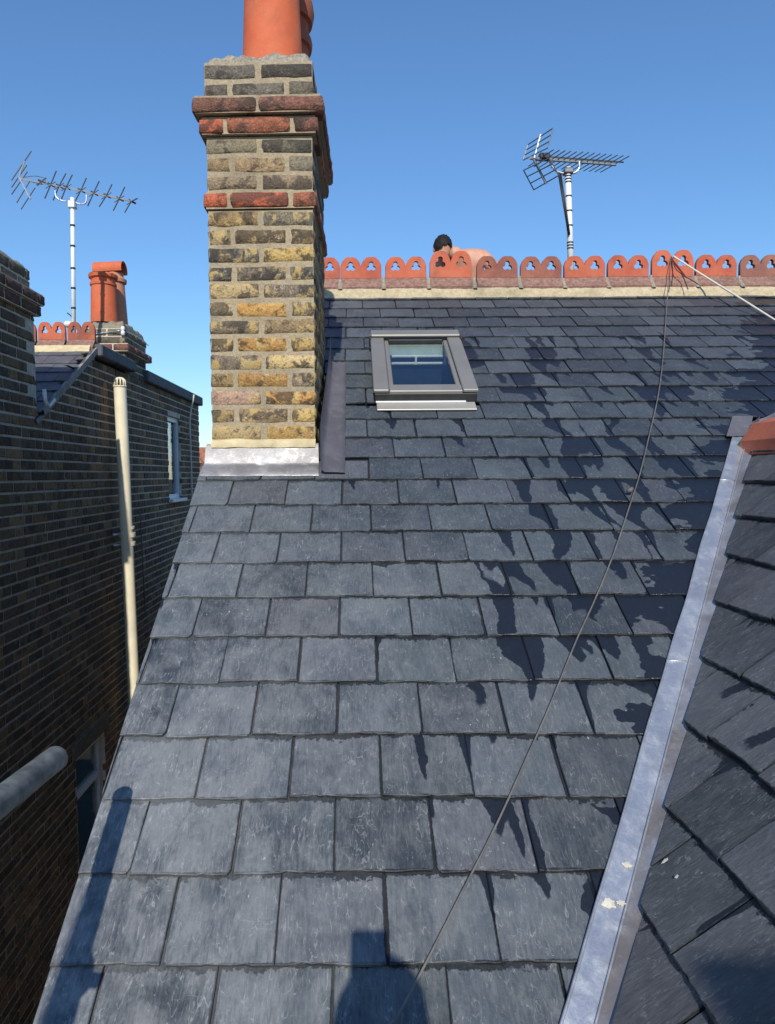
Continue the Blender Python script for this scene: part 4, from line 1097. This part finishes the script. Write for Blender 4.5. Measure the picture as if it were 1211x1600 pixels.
for k in range(n):
    a = 2*math.pi*k/n; e = pz0 + Vector((.053*math.cos(a), .053*math.sin(a), -.055)); f = pz0 + Vector((.048*math.cos(a), .048*math.sin(a), .0)); h_ = pz0+Vector((.0, .0, .022))
    m.tube([e, f, f.lerp(h_, .45)+Vector((0,0,.006)), h_], .0075, 5)
m.tube([pz0+Vector((0,0,.012)), pz0+Vector((0,0,.024))], .026, 12); m.tube([pz0 + dirp*.05, pz0+dirp*.062], .061, 20)
m.build('vent_cowl', M_PIPE, pipe, True)
# windows
def window(name, Wn, label, bars, rec=.04):
    a, b, c, d = Wn; x = NX-rec; t = .06
    m = MB(); m.box((x-.04, a+.004, c+.004), (x, a+t, d-.004)); m.box((x-.04, b-t, c+.004), (x, b-.004, d-.004)); m.box((x-.04, a+t, d-t), (x-.001, b-t, d-.004)); m.box((x-.04, a+t, c+.004), (x-.001, b-t, c+t))
    wnd = m.build(name, M_WHITE, nb); wnd['label'] = label
    for z in bars:
        m = MB(); m.box((x-.035, a+t+.002, z-.02), (x+.006, b-t-.002, z+.02)); m.build('glazing_bar', M_WHITE, wnd)
    zz_ = [c+t] + bars + [d-t]
    for k in range(len(zz_)-1):
        m = MB(); m.box((x-.030, a+t+.001, zz_[k]+.012), (x-.024, b-t-.001, zz_[k+1]-.012)); m.build('pane', M_GLASS, wnd)
    m = MB(); m.box((x-.5, a+.01, c+.01), (x-.05, b-.01, d-.01)); m.f = [f[::-1] for f in m.f]; del m.f[3]; m.build('room', M_ROOM, wnd)
    m = MB(); m.box((NX-.08, a-.05, c-.035), (NX+.055, b+.05, c+.003), None, .006); m.build('sill', M_WHITE, wnd)
    return wnd
window('window', W1, 'tall white framed window high on the shaded brick wall', [])
o = window('window', W2, 'white framed window low on the shaded wall beside the slate verge', [W2[3]-.36])
m = MB(); m.box((NX-.03, W2[0]-.08, W2[3]+.004), (NX+.018, W2[1]+.08, W2[3]+.14), None, .006); m.build('lintel', plain('grey_brown_lintel', (.16,.13,.10), .9), o)
# cable hanging down the far end of the wall
m = MB(); m.tube(catmull([at_x(303, 617, NX+.06), at_x(297, 655, NX+.03), at_x(298, 700, NX+.03), at_x(300, 770, NX+.03), at_x(300, 810, NX+.03)], 5), .012, 6)
m.build('wall_cable', M_ROPE, nb, True)
m = MB(); m.tube([at_x(219, 800, NX+.015), at_x(222, 860, NX+.015), at_x(227, 960, NX+.015)], .006, 5); m.build('wall_cable', M_CABLE, nb, True)

# ------------------------------------------------------------------ aerials
def rods(name, segs, r, mat, parent, n=5):
    for a, b in segs: m = MB(); m.tube([a, b], r, n); m.build(name, mat, parent)
YA = APY + .25
ant = tag(empty('television_aerial', at_y(115, 520, YA)), 'long thin television aerial on white pole above the neighbouring roof', 'aerial')
P = lambda px, py, dy=0.0: at_y(px, py, YA+dy)
m = MB(); m.tube([P(115.5, 540), P(113, 309)], .0185, 12); m.build('pole', M_WHITE, ant, True)
for t in (354, 386, 421, 452, 483):
    a = P(113+(t-309)*.0108, t); m = MB(); m.tube([a, a+Vector((0,0,.016))], .0215, 12); m.build('tape_band', M_BLACK, ant)
bA, bB = P(33, 280), P(206, 314); bA = P(30, 279)
m = MB(); m.tube([bA, bB], .0085, 6); m.build('boom', M_ALU, ant)
for i, (x, y, up, dn) in enumerate(((79, 289, (9, -22), (-9, 21)), (92, 291, (11, -20), (-9, 22)), (103, 293, (10, -20), (-7, 18)), (126, 298, (9, -20), (-10, 19)), (146, 302, (9, -19), (-9, 20)), (166, 306, (9, -18), (-11, 17)), (186, 311, (9, -19), (-9, 18)), (205, 315, (10, -5), (-10, 17)), (64, 284, (8, -6), (-5, 6)))):
    m = MB(); m.tube([P(x+up[0], y+up[1], -.06), P(x, y), P(x+dn[0], y+dn[1], .06)], .0055, 5); m.build('director', M_ALU_D, ant)
    m = MB(); m.tube([P(x-4, y-3, .0), P(x+7, y+3, 0)], .009, 5); m.build('element_clamp', M_BLACK, ant)
    m = MB(); m.tube([P(x-7, y+5, -.1), P(x+8, y-5, .1)], .004, 5); m.build('director', M_ALU_D, ant)
rods('reflector_rod', [(P(49, 236), P(18, 282)), (P(42, 258), P(18, 293)), (P(43, 268), P(18, 304)), (P(46, 284), P(26, 317)), (P(55, 293), P(33, 327))], .0055, M_ALU_D, ant)
m = MB(); m.tube([P(39, 252), P(30, 277), P(48, 311)], .009, 6); m.build('reflector_arm', M_ALU, ant)
m = MB(); m.tube(catmull([P(86, 297), P(88, 308), P(98, 314), P(112, 315), P(126, 319), P(134, 316), P(135, 304)], 5), .007, 6); m.build('bracket', M_ALU, ant, True)
m = MB(); m.tube(catmull([P(38, 277), P(55, 275), P(70, 279), P(66, 288), P(40, 281)], 5), .004, 5); m.build('dipole', M_ALU_D, ant, True)
m = MB(); m.box(tuple(P(113, 320)-Vector((.035,.03,.035))), tuple(P(113, 320)+Vector((.035,.03,.035))), None, .008); m.build('clamp', M_ALU, ant)
m = MB(); m.tube(catmull([P(105, 489), P(112, 495), P(116, 510), P(118, 530)], 5), .006, 5); m.build('cable', M_BLACK, ant, True)
m = MB(); c_ = P(107, 507, -.02); m.lathe(c_, [(0, -.03), (.03, -.025), (.045, 0), (.03, .025), (0, .03)], 12); m.build('junction_box', M_WHITE, ant, True)

YB = RIDGE_Y + .25
an2 = tag(empty('television_aerial', at_y(893, 440, YB)), 'television aerial with grid reflector on thick white pole behind the red ridge', 'aerial')
P = lambda px, py, dy=0.0: at_y(px, py, YB+dy)
m = MB(); m.tube([P(893, 450), P(887, 262)], .0225, 14); m.build('pole', M_WHITE, an2, True)
for t in (277, 281.5, 286, 308, 331, 354, 380.5, 385, 389.5):
    a = P(887+(t-262)*.032, t); m = MB(); m.tube([a, a+Vector((0,0,.010))], .0245, 14); m.build('tape_band', M_BLACK, an2)
m = MB(); m.tube([P(828, 247, -.10), P(962, 257, .24)], .0125, 6); m.build('boom', M_ALU, an2)
m = MB(); m.tube([P(845, 244, -.06), P(974, 253.5, .26)], .007, 5); m.build('boom_spar', M_ALU_D, an2)
bm_ = [(P(845+i*(960-845)/13, 247+i*.75, -.08+i*.32/13)) for i in range(14)]
rv = Vector((.060, -.145, .0))
for i, p in enumerate(bm_):
    f = 1.0 if i > 4 else .95
    m = MB(); m.tube([p-rv*f, p+rv*f], .0042, 5); m.build('director', M_ALU_D, an2)
def grid(name, q, n):
    a, b, c, d = q                                     # a-b first rod, d-c last rod
    for i in range(n):
        t = i/(n-1); m = MB(); m.tube([a.lerp(d, t), b.lerp(c, t)], .0045, 5); m.build('reflector_rod', M_ALU_D, an2)
    for e, f in ((a, d), (b, c)): m = MB(); m.tube([e, f], .0045, 5); m.build(name, M_ALU_D, an2)
grid('reflector_side', (P(825, 226, .0), P(864.5, 200, -.28), P(856, 231, -.26), P(817.5, 250, .0)), 4)
grid('reflector_side', (P(834, 296.5, .02), P(873, 274, -.24), P(858, 247, -.26), P(818, 266, .0)), 4)
m = MB(); m.tube([P(845, 210, -.14), P(835, 247, -.12)], .009, 6); m.build('reflector_arm', M_ALU, an2)
m = MB(); m.tube([P(834, 249, -.12), P(853.5, 287, -.12)], .009, 6); m.build('reflector_arm', M_ALU_D, an2)
m = MB(); m.box(tuple(P(850, 246, -.05)-Vector((.04,.03,.02))), tuple(P(850, 246, -.05)+Vector((.04,.03,.025))), None, .008); m.build('dipole_box', M_BLACK, an2)
m = MB(); m.tube(catmull([P(858, 250), P(866, 264), P(876, 270), P(890, 271), P(900, 269), P(905, 262), P(905, 252)], 5), .008, 6); m.build('bracket', M_ALU, an2, True)
m = MB(); m.box(tuple(P(887.5, 268)-Vector((.035,.035,.02))), tuple(P(887.5, 268)+Vector((.035,.035,.02))), None, .006); m.build('clamp', M_ALU_D, an2)
m = MB(); m.tube([P(873, 270, -.03), P(889, 367, -.03)], .008, 6); m.tube([P(876, 271, -.02), P(890, 366, -.025)], .006, 6); m.build('cable', M_BLACK, an2, True)

# ------------------------------------------------------------------ cables lying on the roof
def on_roof(px, py, e): return MAIN(*MAIN.hit(px, py, e), e)
tip = at_y(1049, 401, RIDGE_Y-.03)
pts = [tip, at_y(1045, 430, RIDGE_Y-.09), on_roof(1043, 462, .05)] + [on_roof(a, b, .022) for a, b in ((1041, 490), (1036, 560), (1028, 620), (1014, 682), (1000, 740), (984, 790), (960, 862), (930, 936), (900, 1002), (862, 1096), (825, 1180), (775, 1290), (720, 1398), (668, 1500), (615, 1600), (560, 1700))]
m = MB(); m.tube(catmull(pts, 7), .0027, 7); cab = m.build('roof_cable', M_CABLE, None, True)
tag(cab, 'thin grey cable running down the slates from the red ridge', 'cable')
kn = on_roof(985, 766, .022); m = MB(); m.tube([kn+Vector((-.012,0,-.006)), kn, kn+Vector((.010,.0,.010))], [.008,.011,.006], 7); m.build('knot', M_CABLE, cab, True)
m = MB(); m.tube(catmull([tip, at_y(1051, 425, RIDGE_Y-.08), at_y(1049, 447, RIDGE_Y-.14)], 6), .0035, 6); m.build('loose_strand', M_BLACK, cab, True)
m = MB(); m.tube(catmull([tip, at_y(1056, 420, RIDGE_Y-.06), at_y(1066, 430, RIDGE_Y-.10), at_y(1075, 452, RIDGE_Y-.16)], 6), .0035, 6); m.build('loose_strand', M_BLACK, cab, True)
e1 = on_roof(1211, 500, .03); 
m = MB(); m.tube(catmull([tip+Vector((.01,-.01,.0)), at_y(1100, 431, RIDGE_Y-.15), at_y(1160, 468, RIDGE_Y-.42), e1, on_roof(1290, 548, .02), on_roof(1400, 612, .02)], 8), .0065, 8)
tag(m.build('guy_rope', M_ROPE, None, True), 'pale rope pulled tight from the red ridge towards the right edge', 'rope')

# ------------------------------------------------------------------ scaffold tube at the left, with its frame outside the picture
tt = at_y(88, 1184, 1.36); t2 = at_y(-20, 1268, 1.10); dv = (t2-tt).normalized(); far = tt + dv*3.0
scf = tag(empty('scaffold', (tt.x-.3, -.8, 0)), 'galvanised scaffold tube jutting in at the left over the gap', 'scaffold')
m = MB(); n = 28
ring_ = []
def open_tube(a, b, r, ri):
    t = (b-a).normalized(); u = t.orthogonal().normalized(); v = t.cross(u); vs = []
    for p, q in ((b, r), (a+t*.003, r), (a, r-.0012), (a, ri), (a+t*.3, ri)):
        for k in range(n): an = 2*math.pi*k/n; vs.append(p + (u*math.cos(an)+v*math.sin(an))*q)
    return vs, [(i*n+k, i*n+(k+1)%n, (i+1)*n+(k+1)%n, (i+1)*n+k) for i in range(4) for k in range(n)]
vs, fs = open_tube(tt, far, .0243, .0205); m.add(vs, fs); tb = m.build('tube', M_GALV, scf, True); smooth_by_angle(tb, 40)
cpl = tt + dv*.74
def coupler(c, parent):
    m = MB(); m.tube([c-Vector((0,.03,0)), c+Vector((0,.03,0))], .036, 12); m.tube([c+Vector((.03,0,-.01)), c+Vector((.055,0,-.012))], .014, 8)
    m.tube([c+Vector((0,.0,.02)), c+Vector((.0,0,.055))], .012, 6); m.build('coupler', M_GALV, parent, True)
coupler(cpl, scf)
for yy in (-.75, -2.0):
    x = far.x - .055; m = MB(); m.tube([(x, yy, 0), (x, yy, 8.6)], .0243, 16); m.build('standard', M_GALV, scf, True); coupler(Vector((far.x, yy, tt.z + (yy-tt.y)*dv.z/dv.y)), scf)
    x = far.x - 1.05; m = MB(); m.tube([(x, yy, 0), (x, yy, 8.6)], .0243, 16); m.build('standard', M_GALV, scf, True)
    m = MB(); m.tube([(far.x-1.3, yy+.06, 6.28), (.1, yy+.06, 6.28)], .0243, 16); m.build('transom', M_GALV, scf, True)
for k in range(3):
    x = -.98 + k*.232; m = MB(); m.box((x, -2.3, 6.308), (x+.225, .02, 6.346), None, .004); m.build('board', M_WOOD, scf)

# ------------------------------------------------------------------ people
def skinned(name, joints, edges, mat, parent, sub=2, root=0, mw=None):
    me = bpy.data.meshes.new(name); names = list(joints); ix = {k: i for i, k in enumerate(names)}
    me.from_pydata([joints[k][0] for k in names], [(ix[a], ix[b]) for a, b in edges], [])
    ob = bpy.data.objects.new('tmp', me); col.objects.link(ob)
    md = ob.modifiers.new('s', 'SKIN'); md.use_smooth_shade = True; md.branch_smoothing = .4
    sb = ob.modifiers.new('b', 'SUBSURF'); sb.levels = sub; sb.render_levels = sub
    sv = me.skin_vertices[0].data
    for k in names:
        r = joints[k][1]; r = r if isinstance(r, tuple) else (r, r); sv[ix[k]].radius = r; sv[ix[k]].use_root = ix[k] == root
    dg = bpy.context.evaluated_depsgraph_get(); m2 = bpy.data.meshes.new_from_object(ob.evaluated_get(dg)); bpy.data.objects.remove(ob)
    m2.name = name; m2.materials.clear(); m2.materials.append(mat); m2.shade_smooth()
    return link(name, m2, parent, mw)
def blob(name, c, rad, mat, parent, cut=None, mw=None, amp=0.0, seed=0):
    bm = bmesh.new(); bmesh.ops.create_icosphere(bm, subdivisions=4, radius=1)
    for v in bm.verts:
        k = 1 + amp*nz(v.co*9 + Vector((seed, 0, 0))); v.co = Vector((v.co.x*rad[0], v.co.y*rad[1], v.co.z*rad[2]))*k
    if cut: bmesh.ops.delete(bm, geom=[v for v in bm.verts if cut(v.co)], context='VERTS')
    me = bpy.data.meshes.new(name); bm.to_mesh(me); bm.free(); me.materials.append(mat); me.shade_smooth()
    return link(name, me, parent, mw if mw is not None else Matrix.Translation(c))
def head(parent, c, yaw, nod, tiltz=0.0, s=1.0):
    """head with face: local -y is the face; c is the head centre"""
    mw = Matrix.Translation(c) @ Matrix.Rotation(yaw, 4, 'Z') @ Matrix.Rotation(tiltz, 4, 'Y') @ Matrix.Rotation(nod, 4, 'X') @ Matrix.Scale(s, 4)
    bm = bmesh.new(); bmesh.ops.create_icosphere(bm, subdivisions=4, radius=1)
    for v in bm.verts:
        x, y, z = v.co
        X, Y, Z = x*.074, y*.094, z*.112
        if z < -.1: X *= 1-.32*min(1, (-z-.1)); Y *= 1-.10*(-z) if y < 0 else 1-.40*min(1, -z)
        if y < -.5: Y += .010*(-.5-y)
        nose = math.exp(-((x/.17)**2+((z+.12)/.20)**2)) if y < -.4 else 0; Y -= .022*nose
        for sx in (-1, 1):
            e = math.exp(-(((x-sx*.40)/.20)**2+((z-.06)/.13)**2)) if y < -.3 else 0; Y += .009*e
        mo = math.exp(-((x/.30)**2+((z+.52)/.06)**2)) if y < -.4 else 0; Y += .005*mo
        v.co = (X, Y, Z)
    me = bpy.data.meshes.new('head'); bm.to_mesh(me); bm.free(); me.materials.append(M_SKIN); me.shade_smooth()
    hd = link('head', me, parent, mw)
    for sx in (-1, 1):
        blob('ear', None, (.010, .020, .032), M_SKIN, hd, None, mw @ Matrix.Translation((sx*.074, .012, -.008)) @ Matrix.Rotation(sx*.35, 4, 'Z'))
        blob('eye', None, (.013, .008, .009), M_WHITE, hd, None, mw @ Matrix.Translation((sx*.030, -.079, .006)))
        blob('pupil', None, (.006, .003, .006), M_BLACK, hd, None, mw @ Matrix.Translation((sx*.030, -.0865, .006)))
    blob('hair', None, (.081, .101, .116), M_HAIR, hd, lambda v: v.z + .35*v.x < (-.058 if v.y > .02 else (-.02 if v.y > -.02 else .040+.3*max(0, -v.y-.04))), mw @ Matrix.Translation((0, .004, .006)), .10)
    return hd
def hand_joints(J, E, wrist, wname, d, palm_n, side, curl=.5, s=1.0):
    """palm and five fingers growing from a wrist joint: d points along the hand, side towards the thumb"""
    d = d.normalized(); palm_n = palm_n.normalized(); side = side.normalized()
    pm = wrist + d*.055*s; J[wname+'pm'] = (pm, (.030*s, .016*s)); E.append((wname, wname+'pm'))
    for i, (off, L) in enumerate(((.028, .068), (.010, .078), (-.009, .072), (-.027, .056))):
        k = pm + d*.032*s + side*off*s; a = k + (d*math.cos(curl)+palm_n*math.sin(curl))*L*.5*s; b = a + (d*math.cos(curl*2.3)+palm_n*math.sin(curl*2.3))*L*.5*s
        n_ = wname+'f%d' % i
        J[n_+'k'] = (k, .0095*s); J[n_+'a'] = (a, .0085*s); J[n_+'b'] = (b, .0075*s); E.extend([(wname+'pm', n_+'k'), (n_+'k', n_+'a'), (n_+'a', n_+'b')])
    t0 = wrist + d*.022*s + side*.028*s; t1 = t0 + (d*.6+side*.7+palm_n*.3).normalized()*.036*s; t2 = t1 + (d*.9+side*.1+palm_n*.5).normalized()*.030*s
    for q, p, r in (('t0', t0, .012), ('t1', t1, .0105), ('t2', t2, .009)): J[wname+q] = (p, r*s)
    E.extend([(wname, wname+'t0'), (wname+'t0', wname+'t1'), (wname+'t1', wname+'t2')])
def person(label, J, E, HJ, trous, boots, top=None, hd=None, loc=(0,0,0)):
    p = tag(empty('person', loc), label, 'person')
    skinned('body', J, E, M_SKIN, p)
    return p

# roofer bent over on the far side of the ridge: stripped to the waist, seen from behind
fy = RIDGE_Y + .62
def farz(Y): return RIDGE_Z - (Y-RIDGE_Y)*math.tan(TH)
V = Vector
hc = at_y(692, 389, fy); ppm = FPX/fy
nk = hc + V((.070, .02, -.025)); ch_ = hc + V((.19, .05, -.040)); wst = hc + V((.30, .16, -.40)); pv = V((hc.x+.32, fy+.20, farz(fy+.20)+.34))
J = {'pelvis': (pv, (.14, .11)), 'waist': (wst, (.135, .105)), 'chest': (ch_ + V((-.01, 0, -.03)), (.155, .11)), 'neck0': (ch_.lerp(nk, .55)+V((0,0,.0)), (.085,.07)), 'neck': (nk, .056), 'skull': (hc, .05)}
E = [('pelvis','waist'), ('waist','chest'), ('chest','neck0'), ('neck0','neck'), ('neck','skull')]
sr = ch_ + V((.135, -.03, -.005)); sl = ch_ + V((-.17, .10, -.02))
er = sr + V((.15, -.06, -.20)); wr = er + V((-.08, -.16, -.16)); el = sl + V((-.10, -.02, -.24)); wl = el + V((-.02, -.16, -.16))
for nme, p, r in (('sr', sr, .070), ('er', er, .046), ('wr', wr, .030), ('sl', sl, .070), ('el', el, .046), ('wl', wl, .030)): J[nme] = (p, r)
E += [('chest','sr'), ('sr','er'), ('er','wr'), ('chest','sl'), ('sl','el'), ('el','wl')]
hand_joints(J, E, wr, 'wr', V((-.2,-.5,-.6)), V((0,-.6,-.4)), V((-1,0,0)), .6); hand_joints(J, E, wl, 'wl', V((-.1,-.5,-.6)), V((0,-.6,-.4)), V((1,0,0)), .6)
hr, hl = pv + V((.09,0,-.03)), pv + V((-.09,0,-.03)); kr, kl = V((pv.x+.16, fy-.10, farz(fy-.10)+.10)), V((pv.x-.16, fy-.08, farz(fy-.08)+.10)); ar, al = V((pv.x+.15, fy+.33, farz(fy+.33)+.09)), V((pv.x-.15, fy+.33, farz(fy+.33)+.09))
wk = tag(empty('person', (pv.x, fy, farz(fy))), 'bare backed dark haired person bent over behind the red ridge tiles', 'person')
skinned('body', J, E, M_SKIN, wk)
TJ = {'p': (pv, (.165, .13)), 'b': (pv+V((0,0,.10)), (.155,.125)), 'hr': (hr, .10), 'kr': (kr, .075), 'ar': (ar, .055), 'hl': (hl, .10), 'kl': (kl, .075), 'al': (al, .055)}
skinned('trousers', TJ, [('p','b'),('p','hr'),('hr','kr'),('kr','ar'),('p','hl'),('hl','kl'),('kl','al')], M_TROUSER, wk)
for a in (ar, al): skinned('boot', {'a': (a, .052), 'h': (a+V((0,.04,-.02)), .05), 't': (a+V((0,.02,-.05))+V((0,.13,-.06)), .04)}, [('a','h'),('h','t')], M_BOOT, wk)
head(wk, hc, R(180-4), R(26), R(0), .95)

# photographer on the scaffold behind the camera: only the shadow falls into the picture
BZ = 6.347; bf = -.42
J = {'pelvis': (V((-.31, -.56, BZ+.93)), (.15,.11)), 'waist': (V((-.25, -.55, BZ+1.08)), (.145,.105)), 'chest': (V((-.13, -.50, BZ+1.30)), (.17,.115)), 'neck': (V((-.05, -.42, BZ+1.49)), .058)}
E = [('pelvis','waist'), ('waist','chest'), ('chest','neck')]
PH = CAM + V((-.026, -.016, -.058))
sr, sl = V((.06, -.47, BZ+1.36)), V((-.29, -.47, BZ+1.44)); wr, wl = PH + V((.050, -.060, -.105)), PH + V((-.050, -.060, -.105))
er, el = V((.13, -.26, BZ+1.20)), V((-.20, -.22, BZ+1.24))
for nme, p, r in (('sr', sr, .072), ('er', er, .050), ('sl', sl, .072), ('el', el, .050)): J[nme] = (p, r)
J['wr'] = (wr + V((.02,-.05,-.05)), .040); J['wl'] = (wl + V((-.02,-.05,-.05)), .040)
E += [('chest','sr'), ('sr','er'), ('er','wr'), ('chest','sl'), ('sl','el'), ('el','wl')]
ph = tag(empty('person', (bf, -.55, BZ)), 'person on scaffold boards holding up a phone, shadow at the bottom of slates', 'person')
skinned('jacket', J, E, M_JACKET, ph)
for nme, wv, sd_, oth in (('r', wr, V((-1,0,0)), 1), ('l', wl, V((1,0,0)), -1)):
    HJ = {'w0': (wv + V((oth*.02,-.05,-.05)), .027), 'w': (wv, .026)}; HE = [('w0','w')]
    hand_joints(HJ, HE, wv, 'w', V((-oth*.12,.55,.8)), V((-oth*.8,.35,.1)), V((0,-.6,.5)), .55); skinned('hand', HJ, HE, M_SKIN, ph)
TJ = {'p': (V((-.31,-.56,BZ+.93)), (.165,.125)), 'hr': (V((-.23,-.56,BZ+.86)), .10), 'kr': (V((-.29,-.53,BZ+.47)), .07), 'ar': (V((bf+.10,-.57,BZ+.10)), .055), 'hl': (V((-.40,-.56,BZ+.88)), .10), 'kl': (V((-.47,-.53,BZ+.48)), .07), 'al': (V((bf-.14,-.57,BZ+.10)), .055)}
skinned('trousers', TJ, [('p','hr'),('hr','kr'),('kr','ar'),('p','hl'),('hl','kl'),('kl','al')], M_TROUSER, ph)
for sx in (.10, -.14): skinned('boot', {'a': (V((bf+sx,-.57,BZ+.10)), .055), 'h': (V((bf+sx,-.57,BZ+.05)), .05), 't': (V((bf+sx*1.1,-.41,BZ+.036)), (.045,.034))}, [('a','h'),('h','t')], M_BOOT, ph)
head(ph, V((-.008, -.35, BZ+1.70)), R(180), R(8), 0.0, 1.06)
m = MB(); m.box(tuple(PH-V((.0385,.004,.078))), tuple(PH+V((.0385,.004,.078))), None, .003)
tag(m.build('phone', M_BLACK), 'phone held upright by the person, throwing the square topped shadow', 'phone')

# ------------------------------------------------------------------ far things in the gap beside the chimney
def bare_tree(px, Y, h, seed):
    rt = random.Random(seed); base = at_y(px, 760, Y); base.z = 0
    t = tag(empty('bare_tree', base), 'bare winter tree far off between dark wall and chimney', 'tree')
    tr = MB(); cr = MB()
    tr.tube([base, base+V((.1,.0,h*.3)), base+V((.0,.1,h*.55))], [.22,.16,.10], 8)
    def grow(p, d, L, r, lev):
        q = p + d*L; mid = p.lerp(q, .5) + V((rt.uniform(-1,1), rt.uniform(-1,1), rt.uniform(-.3,.6)))*L*.08
        cr.tube([p, mid, q], [r, r*.8, r*.55], 5, False)
        if lev == 0: return
        for _ in range(3 if lev > 1 else 4):
            nd = (d + V((rt.uniform(-1,1), rt.uniform(-1,1), rt.uniform(-.25,.7)))*.8).normalized(); grow(p.lerp(q, rt.uniform(.55, 1)), nd, L*rt.uniform(.55,.8), r*.55, lev-1)
    for _ in range(7):
        a = rt.random()*6.28; grow(base+V((0,0,h*rt.uniform(.28,.55))), V((math.cos(a)*.7, math.sin(a)*.7, .75)).normalized(), h*.22, .07, 4)
    tr.build('trunk', M_BARK, t, True); cr.build('crown', M_BARK, t)
    return t
bare_tree(318, 34, 10.4, 4)
hb_ = at_y(318, 712, 60); hx = hb_.x
fh = tag(empty('far_house', (hx, 64, 0)), 'red roofed brick house far away, just showing beside the lead apron', 'house')
hz = at_y(318, 722, 60).z
m = MB(); m.box((hx-6, 60, 0), (hx+6, 68, hz)); m.build('wall', M_FARBRICK, fh)
m = MB(); m.add([(hx-6.3,59.6,hz-.1),(hx+6.3,59.6,hz-.1),(hx+6.3,68.4,hz-.1),(hx-6.3,68.4,hz-.1),(hx-5,64,hz+1.4),(hx+5,64,hz+1.4)], [(0,1,5,4),(1,2,5),(2,3,4,5),(3,0,4)]); m.build('roof', M_FARROOF, fh)
for k in range(4):
    for zz_ in (hz-1.9, hz-4.6):
        m = MB(); m.box((hx-5+k*2.9, 59.93, zz_), (hx-3.9+k*2.9, 59.99, zz_+1.4)); wv = m.build('window', M_WHITE, fh)
        m = MB(); m.box((hx-4.92+k*2.9, 59.90, zz_+.08), (hx-3.98+k*2.9, 59.925, zz_+1.32)); m.build('pane', M_ROOM, wv)
